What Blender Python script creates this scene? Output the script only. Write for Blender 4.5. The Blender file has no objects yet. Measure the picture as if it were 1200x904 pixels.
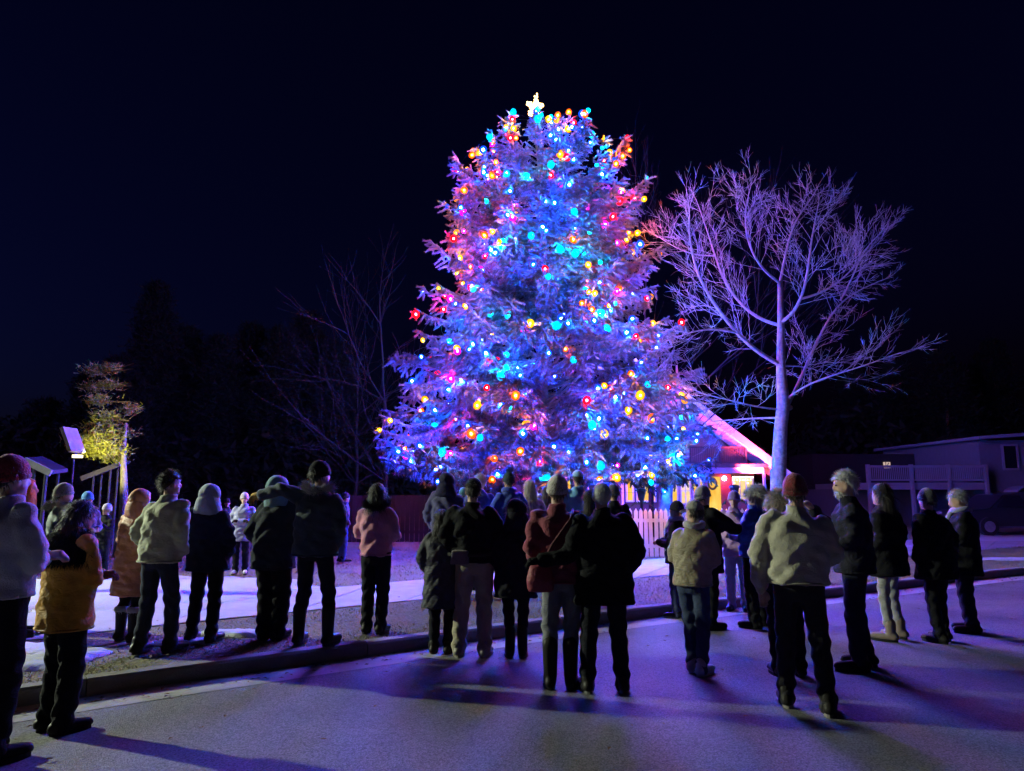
import bpy, math, random
import numpy as np
from mathutils import Vector, Matrix, Euler

R = math.radians
SC = bpy.context.scene
COL = SC.collection
rng = np.random.default_rng(7)
random.seed(7)

# ------------------------------------------------------------------ camera
FPX, PITCH, CAMZ = 833.0, R(8.6), 1.6
cam = bpy.data.cameras.new('camera')
cam.sensor_fit = 'HORIZONTAL'; cam.sensor_width = 36.0
cam.lens = FPX / 1200 * 36; cam.clip_start = 0.05; cam.clip_end = 2000
cam_o = bpy.data.objects.new('camera', cam); COL.objects.link(cam_o)
cam_o.location = (0, 0, CAMZ); cam_o.rotation_euler = (R(90) + PITCH, 0, 0)
SC.camera = cam_o

# ------------------------------------------------------------------ night sky
W = bpy.data.worlds.new('World'); SC.world = W; W.use_nodes = True
nt = W.node_tree; nt.nodes.clear()
wo = nt.nodes.new('ShaderNodeOutputWorld'); bg = nt.nodes.new('ShaderNodeBackground')
sky = nt.nodes.new('ShaderNodeTexSky'); sky.sky_type = 'NISHITA'; sky.sun_disc = False
sky.sun_elevation = R(-3.1); sky.sun_rotation = R(-95); sky.air_density = 1.0; sky.dust_density = 0.3; sky.ozone_density = 4.0
hue = nt.nodes.new('ShaderNodeMix'); hue.data_type = 'RGBA'; hue.blend_type = 'MULTIPLY'
hue.inputs[0].default_value = 1.0; hue.inputs[7].default_value = (0.42, 0.45, 1.0, 1)
nt.links.new(sky.outputs[0], hue.inputs[6]); nt.links.new(hue.outputs[2], bg.inputs[0])
bg.inputs[1].default_value = 0.15
nt.links.new(bg.outputs[0], wo.inputs[0])

# ------------------------------------------------------------------ exposure and sampling
SC.view_settings.view_transform = 'Standard'; SC.view_settings.look = 'None'
SC.view_settings.exposure = 0.0; SC.view_settings.gamma = 1.0
SC.cycles.use_denoising = True
SC.cycles.denoiser = 'OPENIMAGEDENOISE'
SC.cycles.max_bounces = 5; SC.cycles.diffuse_bounces = 1; SC.cycles.glossy_bounces = 2
SC.cycles.transmission_bounces = 3; SC.cycles.transparent_max_bounces = 6
SC.cycles.sample_clamp_indirect = 2.0
SC.cycles.caustics_reflective = False; SC.cycles.caustics_refractive = False

# ------------------------------------------------------------------ pixel -> place (ground or a stated distance)
_F = np.array([0, math.cos(PITCH), math.sin(PITCH)]); _U = np.array([0, -math.sin(PITCH), math.cos(PITCH)])
def ray(px, py): return _F + np.array([1., 0, 0]) * ((px - 600) / FPX) + _U * (-(py - 452) / FPX)
def G(px, py, z=0.0):
    d = ray(px, py); t = (z - CAMZ) / d[2]; return np.array([0, 0, CAMZ]) + d * t
def P(px, py, Y):
    d = ray(px, py); return np.array([0, 0, CAMZ]) + d * (Y / d[1])

# ------------------------------------------------------------------ materials
_mats = {}
def nodes(name):
    m = bpy.data.materials.new(name); m.use_nodes = True
    n = m.node_tree; b = n.nodes['Principled BSDF']; return m, n, b
def mat(name, col, rough=0.8, var=0.25, scale=8.0, bump=0.0, bscale=60.0, sheen=0.0, metal=0.0, coat=0.0, spec=0.3):
    if name in _mats: return _mats[name]
    m, n, b = nodes(name)
    tc = n.nodes.new('ShaderNodeTexCoord')
    nz = n.nodes.new('ShaderNodeTexNoise'); nz.inputs['Scale'].default_value = scale; nz.inputs['Detail'].default_value = 6; nz.inputs['Roughness'].default_value = 0.65
    n.links.new(tc.outputs['Object'], nz.inputs['Vector'])
    mp = n.nodes.new('ShaderNodeMapRange'); mp.inputs[1].default_value = 0.25; mp.inputs[2].default_value = 0.75
    mp.inputs[3].default_value = 1 - var; mp.inputs[4].default_value = 1 + var
    n.links.new(nz.outputs[0], mp.inputs[0])
    mx = n.nodes.new('ShaderNodeVectorMath'); mx.operation = 'SCALE'; mx.inputs[0].default_value = col[:3]
    n.links.new(mp.outputs[0], mx.inputs['Scale']); n.links.new(mx.outputs[0], b.inputs['Base Color'])
    b.inputs['Roughness'].default_value = rough; b.inputs['Metallic'].default_value = metal
    b.inputs['Specular IOR Level'].default_value = spec
    b.inputs['Sheen Weight'].default_value = sheen; b.inputs['Sheen Roughness'].default_value = 0.5
    b.inputs['Coat Weight'].default_value = coat
    if bump > 0:
        n2 = n.nodes.new('ShaderNodeTexNoise'); n2.inputs['Scale'].default_value = bscale; n2.inputs['Detail'].default_value = 4
        n.links.new(tc.outputs['Object'], n2.inputs['Vector'])
        bp = n.nodes.new('ShaderNodeBump'); bp.inputs['Strength'].default_value = bump; bp.inputs['Distance'].default_value = 0.02
        n.links.new(n2.outputs[0], bp.inputs['Height']); n.links.new(bp.outputs[0], b.inputs['Normal'])
    _mats[name] = m; return m
def emit(name, col, strength):
    if name in _mats: return _mats[name]
    m = bpy.data.materials.new(name); m.use_nodes = True; n = m.node_tree; n.nodes.clear()
    o = n.nodes.new('ShaderNodeOutputMaterial'); e = n.nodes.new('ShaderNodeEmission')
    e.inputs[0].default_value = (*col, 1); e.inputs[1].default_value = strength
    n.links.new(e.outputs[0], o.inputs[0]); _mats[name] = m; return m
def crease(m, strength):
    n = m.node_tree; b = n.nodes['Principled BSDF']; tc = n.nodes.new('ShaderNodeTexCoord'); mp = n.nodes.new('ShaderNodeMapping'); mp.inputs['Scale'].default_value = (1, 1, 1.9); mp.inputs['Rotation'].default_value = (.3, .5, .2)
    nz = n.nodes.new('ShaderNodeTexNoise'); nz.inputs['Scale'].default_value = 5.5; nz.inputs['Detail'].default_value = 3; nz.inputs['Distortion'].default_value = 1.6
    ab = n.nodes.new('ShaderNodeMath'); ab.operation = 'PINGPONG'; ab.inputs[1].default_value = .12
    bp = n.nodes.new('ShaderNodeBump'); bp.inputs['Strength'].default_value = strength; bp.inputs['Distance'].default_value = .12
    n.links.new(tc.outputs['Object'], mp.inputs[0]); n.links.new(mp.outputs[0], nz.inputs['Vector']); n.links.new(nz.outputs[0], ab.inputs[0]); n.links.new(ab.outputs[0], bp.inputs['Height'])
    old = b.inputs['Normal'].links[0].from_node if b.inputs['Normal'].links else None
    if old: n.links.new(bp.outputs[0], old.inputs['Normal'])
    else: n.links.new(bp.outputs[0], b.inputs['Normal'])
def cloth(col, kind='plain'):
    new = len(_mats); m = _cloth(col, kind)
    if len(_mats) > new and kind in ('plain', 'shell', 'denim', 'fleece'): crease(m, {'fleece': .18}.get(kind, .3))
    return m
def _cloth(col, kind='plain'):
    key = 'cloth_%s_%d_%d_%d' % (kind, col[0]*255, col[1]*255, col[2]*255)
    b, s = {'plain': (0.25, 90), 'fleece': (0.6, 130), 'knit': (0.7, 70), 'shell': (0.15, 40), 'denim': (0.3, 160), 'leather': (0.15, 60)}[kind]
    return mat(key, col, rough={'shell': 0.55, 'leather': 0.45}.get(kind, 0.92), var=0.22, scale=9, bump=b, bscale=s,
               sheen={'fleece': 0.5, 'knit': 0.4, 'plain': 0.15}.get(kind, 0.0) if max(col) > .06 else 0.0, spec=.3 if max(col) > .06 else .12)

# ------------------------------------------------------------------ mesh helpers
def new_mesh(name, V, F, m=None, smooth=True):
    me = bpy.data.meshes.new(name)
    me.from_pydata([tuple(v) for v in V] if not isinstance(V, np.ndarray) else V.tolist(), [], F if isinstance(F, list) else F.tolist())
    if m: me.materials.append(m)
    if smooth and len(me.polygons): me.polygons.foreach_set('use_smooth', np.ones(len(me.polygons), bool))
    me.update(); return me
def link(name, me, parent=None, loc=None):
    o = bpy.data.objects.new(name, me); COL.objects.link(o)
    if parent: o.parent = parent
    if loc is not None: o.location = loc
    return o
def tag(o, label=None, cat=None, group=None, kind=None):
    if label: o['label'] = label
    if cat: o['category'] = cat
    if group: o['group'] = group
    if kind: o['kind'] = kind
    return o
def empty(name, loc=(0, 0, 0), rz=0.0):
    o = bpy.data.objects.new(name, None); COL.objects.link(o); o.location = loc; o.rotation_euler = (0, 0, rz); o.empty_display_size = 0.2; return o
class MB:
    def __init__(s): s.V = []; s.F = []; s.n = 0
    def add(s, V, F):
        V = np.asarray(V, float)
        s.V.append(V); s.F += [[i + s.n for i in f] for f in F]; s.n += len(V); return s
    def verts(s): return np.concatenate(s.V) if s.V else np.zeros((0, 3))
    def box(s, c, size, rot=None, taper=1.0):
        x, y, z = np.array(size) / 2
        V = np.array([[-x, -y, -z], [x, -y, -z], [x, y, -z], [-x, y, -z], [-x*taper, -y*taper, z], [x*taper, -y*taper, z], [x*taper, y*taper, z], [-x*taper, y*taper, z]])
        if rot is not None: V = V @ np.array(Euler(rot).to_matrix()).T
        return s.add(V + np.array(c), [[0, 3, 2, 1], [4, 5, 6, 7], [0, 1, 5, 4], [1, 2, 6, 5], [2, 3, 7, 6], [3, 0, 4, 7]])
    def bar(s, a, b, w, h):
        a = np.array(a, float); b = np.array(b, float); d = b - a; L = np.linalg.norm(d); d /= L
        up = np.array([0, 0, 1.]) if abs(d[2]) < 0.95 else np.array([1., 0, 0])
        x = np.cross(d, up); x /= np.linalg.norm(x); u = np.cross(x, d)
        V = [p + x*sx*w/2 + u*su*h/2 for p in (a, b) for sx, su in ((-1, -1), (1, -1), (1, 1), (-1, 1))]
        return s.add(V, [[0, 1, 2, 3][::-1], [4, 5, 6, 7], [0, 1, 5, 4], [1, 2, 6, 5], [2, 3, 7, 6], [3, 0, 4, 7]])
    def tube(s, pts, rad, n=8, cap=True, flat=1.0):
        pts = np.asarray(pts, float); m = len(pts)
        T = np.gradient(pts, axis=0); T /= np.linalg.norm(T, axis=1)[:, None] + 1e-9
        ref = np.array([0, 0, 1.]) if abs(T[0][2]) < 0.9 else np.array([0, 1., 0])
        x = np.cross(T[0], ref); x /= np.linalg.norm(x)
        a = np.arange(n) * 2 * math.pi / n; V = []
        for i in range(m):
            x = x - T[i] * np.dot(x, T[i]); x /= np.linalg.norm(x) + 1e-9; y = np.cross(T[i], x)
            V.append(pts[i] + rad[i] * (np.cos(a)[:, None] * x * flat + np.sin(a)[:, None] * y))
        F = [[i*n + j, i*n + (j+1) % n, (i+1)*n + (j+1) % n, (i+1)*n + j] for i in range(m-1) for j in range(n)]
        if cap: F += [list(range(n))[::-1], [(m-1)*n + j for j in range(n)]]
        return s.add(np.concatenate(V), F)
    def limb(s, pts, rad, n=10, sub=5):
        pts = np.asarray(pts, float); rad = np.asarray(rad, float); m = len(pts)
        t = np.linspace(0, m-1, (m-1)*sub + 1); out = []
        for u in t:
            i = min(int(u), m-2); f = u - i
            out.append(pts[i] + (pts[i+1]-pts[i])*f)
        out = np.array(out)
        k = np.copy(out)
        for _ in range(3): k[1:-1] = (k[:-2] + 2*k[1:-1] + k[2:]) / 4
        r = np.interp(t, np.arange(m), rad)
        s.tube(k, r, n)
        for p, q in ((k[0], r[0]), (k[-1], r[-1])): s.ball(p, (q, q, q), 8, 6)
        return s
    def ball(s, c, r, n=14, m=9, rot=None):
        V = [[0, 0, 1.]]
        for i in range(1, m):
            t = math.pi*i/m
            V += [[math.sin(t)*math.cos(2*math.pi*j/n), math.sin(t)*math.sin(2*math.pi*j/n), math.cos(t)] for j in range(n)]
        V += [[0, 0, -1.]]
        F = [[0, 1+j, 1+(j+1) % n] for j in range(n)]
        for i in range(m-2):
            F += [[1+i*n+j, 1+(i+1)*n+j, 1+(i+1)*n+(j+1) % n, 1+i*n+(j+1) % n] for j in range(n)]
        e = len(V)-1; F += [[e, 1+(m-2)*n+(j+1) % n, 1+(m-2)*n+j] for j in range(n)]
        V = np.array(V) * np.array(r)
        if rot is not None: V = V @ np.array(Euler(rot).to_matrix()).T
        return s.add(V + np.array(c), F)
    def loft(s, rings, n=18):
        a = np.arange(n)*2*math.pi/n; V = []
        for (cx, cy, z, rx, ry) in rings:
            c, q = np.cos(a), np.sin(a)
            c = np.sign(c)*np.abs(c)**0.85; q = np.sign(q)*np.abs(q)**0.85
            V.append(np.stack([cx + rx*c, cy + ry*q, np.full(n, z)], 1))
        m = len(rings)
        F = [[i*n+j, i*n+(j+1) % n, (i+1)*n+(j+1) % n, (i+1)*n+j] for i in range(m-1) for j in range(n)]
        F += [list(range(n))[::-1], [(m-1)*n+j for j in range(n)]]
        return s.add(np.concatenate(V), F)
    def build(s, name, m, parent=None, smooth=False, loc=None):
        return link(name, new_mesh(name, s.verts(), s.F, m, smooth), parent, loc)

# a scratch scene in which remesh modifiers are evaluated
_tmp = bpy.data.scenes.new('scratch')
def remesh(mb, voxel, smooth=3):
    me = new_mesh('scratch', mb.verts(), mb.F)
    o = bpy.data.objects.new('scratch', me); _tmp.collection.objects.link(o)
    r = o.modifiers.new('r', 'REMESH'); r.mode = 'VOXEL'; r.voxel_size = voxel; r.use_smooth_shade = True
    if smooth:
        q = o.modifiers.new('s', 'SMOOTH'); q.factor = 0.5; q.iterations = smooth
    vl = _tmp.view_layers[0]; vl.update(); dg = vl.depsgraph; dg.update()
    out = bpy.data.meshes.new_from_object(o.evaluated_get(dg))
    bpy.data.objects.remove(o); bpy.data.meshes.remove(me)
    return out
def vget(me):
    v = np.empty(len(me.vertices)*3); me.vertices.foreach_get('co', v); return v.reshape(-1, 3)
def nget(me):
    v = np.empty(len(me.vertices)*3); me.vertices.foreach_get('normal', v); return v.reshape(-1, 3)
def vset(me, v): me.vertices.foreach_set('co', v.ravel()); me.update()

# ================================================================== THE SETTING
def spline(pts, n):
    pts = np.array(pts, float); d = np.r_[0, np.cumsum(np.linalg.norm(np.diff(pts, axis=0), axis=1))]
    t = np.linspace(0, d[-1], n); q = np.stack([np.interp(t, d, pts[:, k]) for k in range(pts.shape[1])], 1)
    w = max(2, n//40)
    for _ in range(w*3): q[1:-1] = (q[:-2] + 2*q[1:-1] + q[2:]) / 4
    return q
kerb_px = [(17, 824), (88, 816), (230, 800), (353, 781), (460, 766), (637, 741), (737, 726), (860, 713), (1000, 698), (1155, 678), (1200, 674)]
K = [G(*p)[:2] for p in kerb_px]
K = [np.array([-14., -6.]), np.array([-8., 1.2])] + K + [np.array([24., 21.5]), np.array([60., 40.])]
K = spline(K, 160)
T_ = np.gradient(K, axis=0); T_ /= np.linalg.norm(T_, axis=1)[:, None]
N_ = np.stack([-T_[:, 1], T_[:, 0]], 1)                       # towards the lawn
N_[:, :] = np.where((N_[:, 1] < 0)[:, None], -N_, N_)
LAWN = 0.13

def ground_mats():
    # asphalt with aggregate
    m, n, b = nodes('asphalt'); tc = n.nodes.new('ShaderNodeTexCoord')
    vo = n.nodes.new('ShaderNodeTexVoronoi'); vo.inputs['Scale'].default_value = 105
    nz = n.nodes.new('ShaderNodeTexNoise'); nz.inputs['Scale'].default_value = 0.55; nz.inputs['Detail'].default_value = 7; nz.inputs['Roughness'].default_value = 0.6
    n3 = n.nodes.new('ShaderNodeTexNoise'); n3.inputs['Scale'].default_value = 240; n3.inputs['Detail'].default_value = 3
    for q in (vo, nz, n3): n.links.new(tc.outputs['Object'], q.inputs['Vector'])
    r1 = n.nodes.new('ShaderNodeValToRGB'); r1.color_ramp.elements[0].color = (0.075, 0.076, 0.078, 1); r1.color_ramp.elements[1].color = (0.25, 0.25, 0.25, 1)
    r1.color_ramp.elements[0].position = 0.1; r1.color_ramp.elements[1].position = 1.0
    n.links.new(vo.outputs['Color'], r1.inputs[0])
    r2 = n.nodes.new('ShaderNodeMapRange'); r2.inputs[1].default_value = 0.3; r2.inputs[2].default_value = 0.7; r2.inputs[3].default_value = 0.5; r2.inputs[4].default_value = 1.2
    n.links.new(nz.outputs[0], r2.inputs[0])
    mx = n.nodes.new('ShaderNodeVectorMath'); mx.operation = 'SCALE'
    n.links.new(r1.outputs[0], mx.inputs[0]); n.links.new(r2.outputs[0], mx.inputs['Scale']); n.links.new(mx.outputs[0], b.inputs['Base Color'])
    bp = n.nodes.new('ShaderNodeBump'); bp.inputs['Strength'].default_value = 0.7; bp.inputs['Distance'].default_value = 0.006
    ad = n.nodes.new('ShaderNodeMath'); ad.operation = 'ADD'
    n.links.new(vo.outputs['Distance'], ad.inputs[0]); n.links.new(n3.outputs[0], ad.inputs[1]); n.links.new(ad.outputs[0], bp.inputs['Height'])
    n.links.new(bp.outputs[0], b.inputs['Normal']); b.inputs['Roughness'].default_value = 0.75; b.inputs['Specular IOR Level'].default_value = 0.35
    _mats['asphalt'] = m
    # winter turf soil
    m, n, b = nodes('turf'); tc = n.nodes.new('ShaderNodeTexCoord')
    nz = n.nodes.new('ShaderNodeTexNoise'); nz.inputs['Scale'].default_value = 1.1; nz.inputs['Detail'].default_value = 9; nz.inputs['Roughness'].default_value = 0.75
    n2 = n.nodes.new('ShaderNodeTexNoise'); n2.inputs['Scale'].default_value = 28; n2.inputs['Detail'].default_value = 6
    for q in (nz, n2): n.links.new(tc.outputs['Object'], q.inputs['Vector'])
    rp = n.nodes.new('ShaderNodeValToRGB'); e = rp.color_ramp.elements; e[0].position = 0.3; e[0].color = (0.06, 0.05, 0.03, 1); e[1].position = 0.72; e[1].color = (0.24, 0.19, 0.12, 1)
    k = e.new(0.5); k.color = (0.13, 0.12, 0.06, 1)
    mixf = n.nodes.new('ShaderNodeMath'); mixf.operation = 'MULTIPLY_ADD'; mixf.inputs[1].default_value = 0.45
    n.links.new(n2.outputs[0], mixf.inputs[0]); sc = n.nodes.new('ShaderNodeMath'); sc.operation = 'MULTIPLY'; sc.inputs[1].default_value = 0.55
    n.links.new(nz.outputs[0], sc.inputs[0]); n.links.new(sc.outputs[0], mixf.inputs[2]); n.links.new(mixf.outputs[0], rp.inputs[0]); n.links.new(rp.outputs[0], b.inputs['Base Color'])
    bp = n.nodes.new('ShaderNodeBump'); bp.inputs['Strength'].default_value = 1.0; bp.inputs['Distance'].default_value = 0.05
    n.links.new(n2.outputs[0], bp.inputs['Height']); n.links.new(bp.outputs[0], b.inputs['Normal']); b.inputs['Roughness'].default_value = 0.95
    _mats['turf'] = m
ground_mats()
M_conc = mat('concrete', (0.36, 0.355, 0.34), 0.85, 0.2, 3.0, 0.35, 70)
M_kerb = mat('kerb_concrete', (0.20, 0.195, 0.18), 0.88, 0.3, 2.5, 0.5, 60)
M_snow = mat('snow', (0.42, 0.44, 0.47), 0.6, 0.08, 6.0, 0.6, 25)

g = MB(); g.add([[-400, -60, -0.03], [400, -60, -0.03], [400, 700, -0.03], [-400, 700, -0.03]], [[0, 1, 2, 3]])
tag(g.build('ground', _mats['turf']), kind='structure')
# road: strip between the kerb and a line far behind the camera
V = np.concatenate([np.c_[K, np.zeros(len(K))], np.c_[K[:, 0] + 9, K[:, 1] - 30, np.zeros(len(K))]]); n = len(K)
tag(link('road', new_mesh('road', V, [[i, n+i, n+i+1, i+1] for i in range(n-1)], _mats['asphalt'])), kind='structure')
# gutter strip
def strip(offs, zs, skip=0):
    m = len(offs); V = []
    for i in range(n):
        for o_, z in zip(offs, zs): V.append([*(K[i] + N_[i]*o_), z])
    return np.array(V), [[i*m+j, (i+1)*m+j, (i+1)*m+j+1, i*m+j+1] for i in range(n-1) for j in range(m-1)]
V, F = strip([-0.42, -0.40, 0.01], [0.003, 0.006, 0.005]); tag(link('gutter', new_mesh('gutter', V, F, M_conc)), kind='structure')
# kerb: cast lengths with joints
kerb = empty('kerb'); tag(kerb, kind='structure')
dist = np.r_[0, np.cumsum(np.linalg.norm(np.diff(K, axis=0), axis=1))]
def at_d(s): return np.array([np.interp(s, dist, K[:, 0]), np.interp(s, dist, K[:, 1])]), np.array([np.interp(s, dist, N_[:, 0]), np.interp(s, dist, N_[:, 1])])
s0 = 4.0
while s0 < dist[-1] - 2.5 and s0 < 60:
    L = 2.4; V = []; prof = [(0, -0.02), (0.012, 0.115), (0.035, 0.136), (0.15, 0.14), (0.16, -0.02)]
    dz = random.uniform(-0.004, 0.004)
    for k in range(4):
        p, q = at_d(s0 + 0.005 + (L-0.01)*k/3)
        V += [[*(p + q*o_), z + dz] for o_, z in prof]
    F = [[k*5+j, (k+1)*5+j, (k+1)*5+j+1, k*5+j+1] for k in range(3) for j in range(4)] + [[0, 1, 2, 3, 4], [15, 16, 17, 18, 19][::-1]]
    link('kerb_stone', new_mesh('kerb_stone', V, F, M_kerb, False), kerb); s0 += L
# lawn
V, F = strip([0.155, 0.6, 2, 5, 14, 40, 90], [LAWN-0.005, LAWN, LAWN, LAWN, LAWN, LAWN, LAWN])
tag(link('lawn', new_mesh('lawn', V, F, _mats['turf'])), kind='structure')
# sidewalk slabs
near = [(40, 746), (110, 737), (291, 722), (422, 709), (500, 701), (740, 677), (850, 667), (1200, 640)]
far = [(40, 718), (110, 713), (291, 698), (400, 687), (500, 678.5), (740, 657), (850, 648), (1200, 623)]
A = np.array([G(*p, 0.15)[:2] for p in near]); B = np.array([G(*p, 0.15)[:2] for p in far])
def ext(Q): return np.vstack([Q[0] + (Q[0]-Q[1])*6, Q, Q[-1] + (Q[-1]-Q[-2])*1.5])
A, B = spline(ext(A), 60), spline(ext(B), 60)
walk = empty('sidewalk'); tag(walk, kind='structure')
dA = np.r_[0, np.cumsum(np.linalg.norm(np.diff(A, axis=0), axis=1))]; nsl = int(dA[-1]/1.5)
def on(Q, t):
    u = t*(len(Q)-1); i = min(int(u), len(Q)-2); return Q[i] + (Q[i+1]-Q[i])*(u-i)
for k in range(nsl):
    t0, t1 = (k+0.008)/nsl, (k+1-0.008)/nsl
    zz = 0.148 + random.uniform(-0.004, 0.004); tl = random.uniform(-0.004, 0.004)
    q = [on(A, t0), on(A, t1), on(B, t1), on(B, t0)]
    c = sum(q)/4; V = [[*p, 0.08] for p in q] + [[*p, zz + tl*(j in (1, 2))-0.006] for j, p in enumerate(q)] + [[*(p + (c-p)*0.02), zz + tl*(j in (1, 2))] for j, p in enumerate(q)]
    F = [[0, 1, 5, 4], [1, 2, 6, 5], [2, 3, 7, 6], [3, 0, 4, 7], [4, 5, 9, 8], [5, 6, 10, 9], [6, 7, 11, 10], [7, 4, 8, 11], [8, 9, 10, 11]]
    link('slab', new_mesh('slab', V, F, M_conc, False), walk)
# snow left in patches
mb = MB()
def blob(px, py, rx, ry, h, seed):
    c = G(px, py, 0.15); r = np.random.default_rng(seed); ph = r.uniform(0, 6.28, 8)
    rings = [(0.0, h), (0.35, h*0.97), (0.65, h*0.8), (0.85, h*0.5), (1.0, -0.02)]; V = []; m = 40
    for f, z in rings[1:]:
        for j in range(m):
            a = j*2*math.pi/m; w = 1 + sum(0.22/(k+1)*math.sin((k+2)*a + ph[k]) for k in range(7))
            V.append([c[0] + rx*f*w*math.cos(a), c[1] + ry*f*w*math.sin(a), 0.15 + z + 0.012*math.sin(7*a+f*9+ph[0])*f])
    V.append([c[0], c[1], 0.15+h]); e = len(V)-1
    F = [[e, j, (j+1) % m] for j in range(m)] + [[i*m+j, (i+1)*m+j, (i+1)*m+(j+1) % m, i*m+(j+1) % m] for i in range(3) for j in range(m)]
    mb.add(V, F)
for i, a in enumerate([(130, 700, 1.5, 1.1, .07), (205, 690, 1.5, 1.0, .06), (255, 684, 1.2, 0.9, .05), (60, 706, 1.6, 1.0, .07), (258, 700, .8, .5, .03), (62, 772, .45, .33, .03), (40, 762, .5, .3, .03),
                       (275, 742, .42, .12, .03), (330, 690, .6, .35, .02), (215, 752, .35, .12, .025), (1190, 632, 2.2, .8, .03), (1090, 640, 1.4, .5, .02), (1175, 655, .9, .3, .02), (70, 690, 2.0, 1.4, .06)]): blob(*a, i)
tag(mb.build('snow', M_snow, smooth=True), 'thin melting patches of snow on grass beside the sidewalk', 'snow', kind='stuff')

# grass blades
def in_walk(p):
    i = np.argmin(np.linalg.norm(A - p, axis=1)); j = np.argmin(np.linalg.norm(B - p, axis=1))
    return p[1] > A[i][1]-0.0 and p[1] < B[j][1]
def grass(name, count, dmin, dmax, hmin, hmax, wid, label):
    V = []; F = []
    smin = np.interp(-6, K[:, 0], dist); smax = np.interp(22, K[:, 0], dist)
    k = 0
    ss = rng.uniform(smin, smax, count*2); dd = dmin + (dmax-dmin)*rng.uniform(0, 1, count*2)**1.3
    X = np.interp(ss, dist, K[:, 0]) + np.interp(ss, dist, N_[:, 0])*dd
    Y = np.interp(ss, dist, K[:, 1]) + np.interp(ss, dist, N_[:, 1])*dd
    clump = np.sin(X*3.1+np.sin(Y*2.3)*2) + np.sin(Y*4.3+np.sin(X*1.7)*2) + rng.normal(0, .8, len(X))
    ya = np.interp(X, A[:, 0], A[:, 1]); yb = np.interp(X, B[:, 0], B[:, 1])
    ok = ((Y < ya-0.03) | (Y > yb+0.03)) & (clump > -0.5) & (np.abs(X) < Y*0.8+1.5)
    X, Y = X[ok][:count], Y[ok][:count]; m = len(X)
    a = rng.uniform(0, 6.28, m); h = rng.uniform(hmin, hmax, m); w = wid*rng.uniform(.6, 1.4, m); lean = rng.uniform(.3, 1.6, m)*h
    b = rng.uniform(0, 6.28, m); z0 = np.full(m, LAWN-0.01)
    V = np.empty((m, 3, 3)); V[:, 0] = np.c_[X - np.cos(a)*w, Y - np.sin(a)*w, z0]; V[:, 1] = np.c_[X + np.cos(a)*w, Y + np.sin(a)*w, z0]
    V[:, 2] = np.c_[X + np.cos(b)*lean, Y + np.sin(b)*lean, z0 + h]
    F = np.arange(m*3).reshape(-1, 3)
    me = new_mesh(name, V.reshape(-1, 3), F, M_grass, False); tag(link(name, me), label, 'grass', kind='stuff')
M_grass = mat('dry_grass', (0.25, 0.21, 0.11), 0.9, 0.5, 1.6)
grass('verge_grass', 60000, 0.17, 4.2, 0.015, 0.05, 0.004, 'flattened dry winter grass on the verge behind the kerb')
grass('lawn_grass', 60000, 3.0, 16.0, 0.02, 0.07, 0.007, 'dry brown grass of the lawn under the lit spruce')

# fallen leaves and grit along the gutter and verge
k = 1500; ss = rng.uniform(np.interp(-7, K[:, 0], dist), np.interp(16, K[:, 0], dist), k); od = np.where(rng.random(k) < .5, -np.abs(rng.normal(0, .28, k)) - .02, np.where(rng.random(k) < .6, rng.uniform(.2, 2.6, k), -rng.uniform(.2, 5, k)))
X = np.interp(ss, dist, K[:, 0]) + np.interp(ss, dist, N_[:, 0])*od; Y = np.interp(ss, dist, K[:, 1]) + np.interp(ss, dist, N_[:, 1])*od; Z = np.where(od < 0, .012, LAWN + .02)
a = rng.uniform(0, 6.28, k); l = rng.uniform(.008, .035, k); q = np.empty((k, 4, 3))
for i_, (u, v, h_) in enumerate(((-1, 0, 0), (0, -.45, .25), (1, 0, .1), (0, .45, .3))):
    q[:, i_] = np.c_[X + l*(u*np.cos(a) - v*np.sin(a)), Y + l*(u*np.sin(a) + v*np.cos(a)), Z + l*h_]
tag(link('leaf_litter', new_mesh('leaf_litter', q.reshape(-1, 3), np.arange(k*4).reshape(-1, 4), mat('dead_leaf', (.16, .10, .05), .85, .5, 2), False)), 'small dead leaves and grit strewn along the gutter and verge', 'leaves', kind='stuff')

# ================================================================== THE SPRUCE
TY, TX = 20.0, P(637, 500, 20)[0]
prof_px = [(148, 22), (155, 45), (170, 72), (205, 108), (250, 116), (300, 120), (350, 124), (380, 146), (410, 162), (450, 166), (500, 176), (540, 187), (572, 182)]
PZ = []; PR = []
for py, hw in prof_px:
    q = P(637, py, TY); dep = np.dot(q - np.array([0, 0, CAMZ]), _F); PZ.append(q[2]); PR.append(hw/FPX*dep)
PZ = np.array(PZ[::-1]); PR = np.array(PR[::-1]); ZTOP = PZ[-1]
def Rz(z): return float(np.interp(z, PZ, PR))

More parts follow.
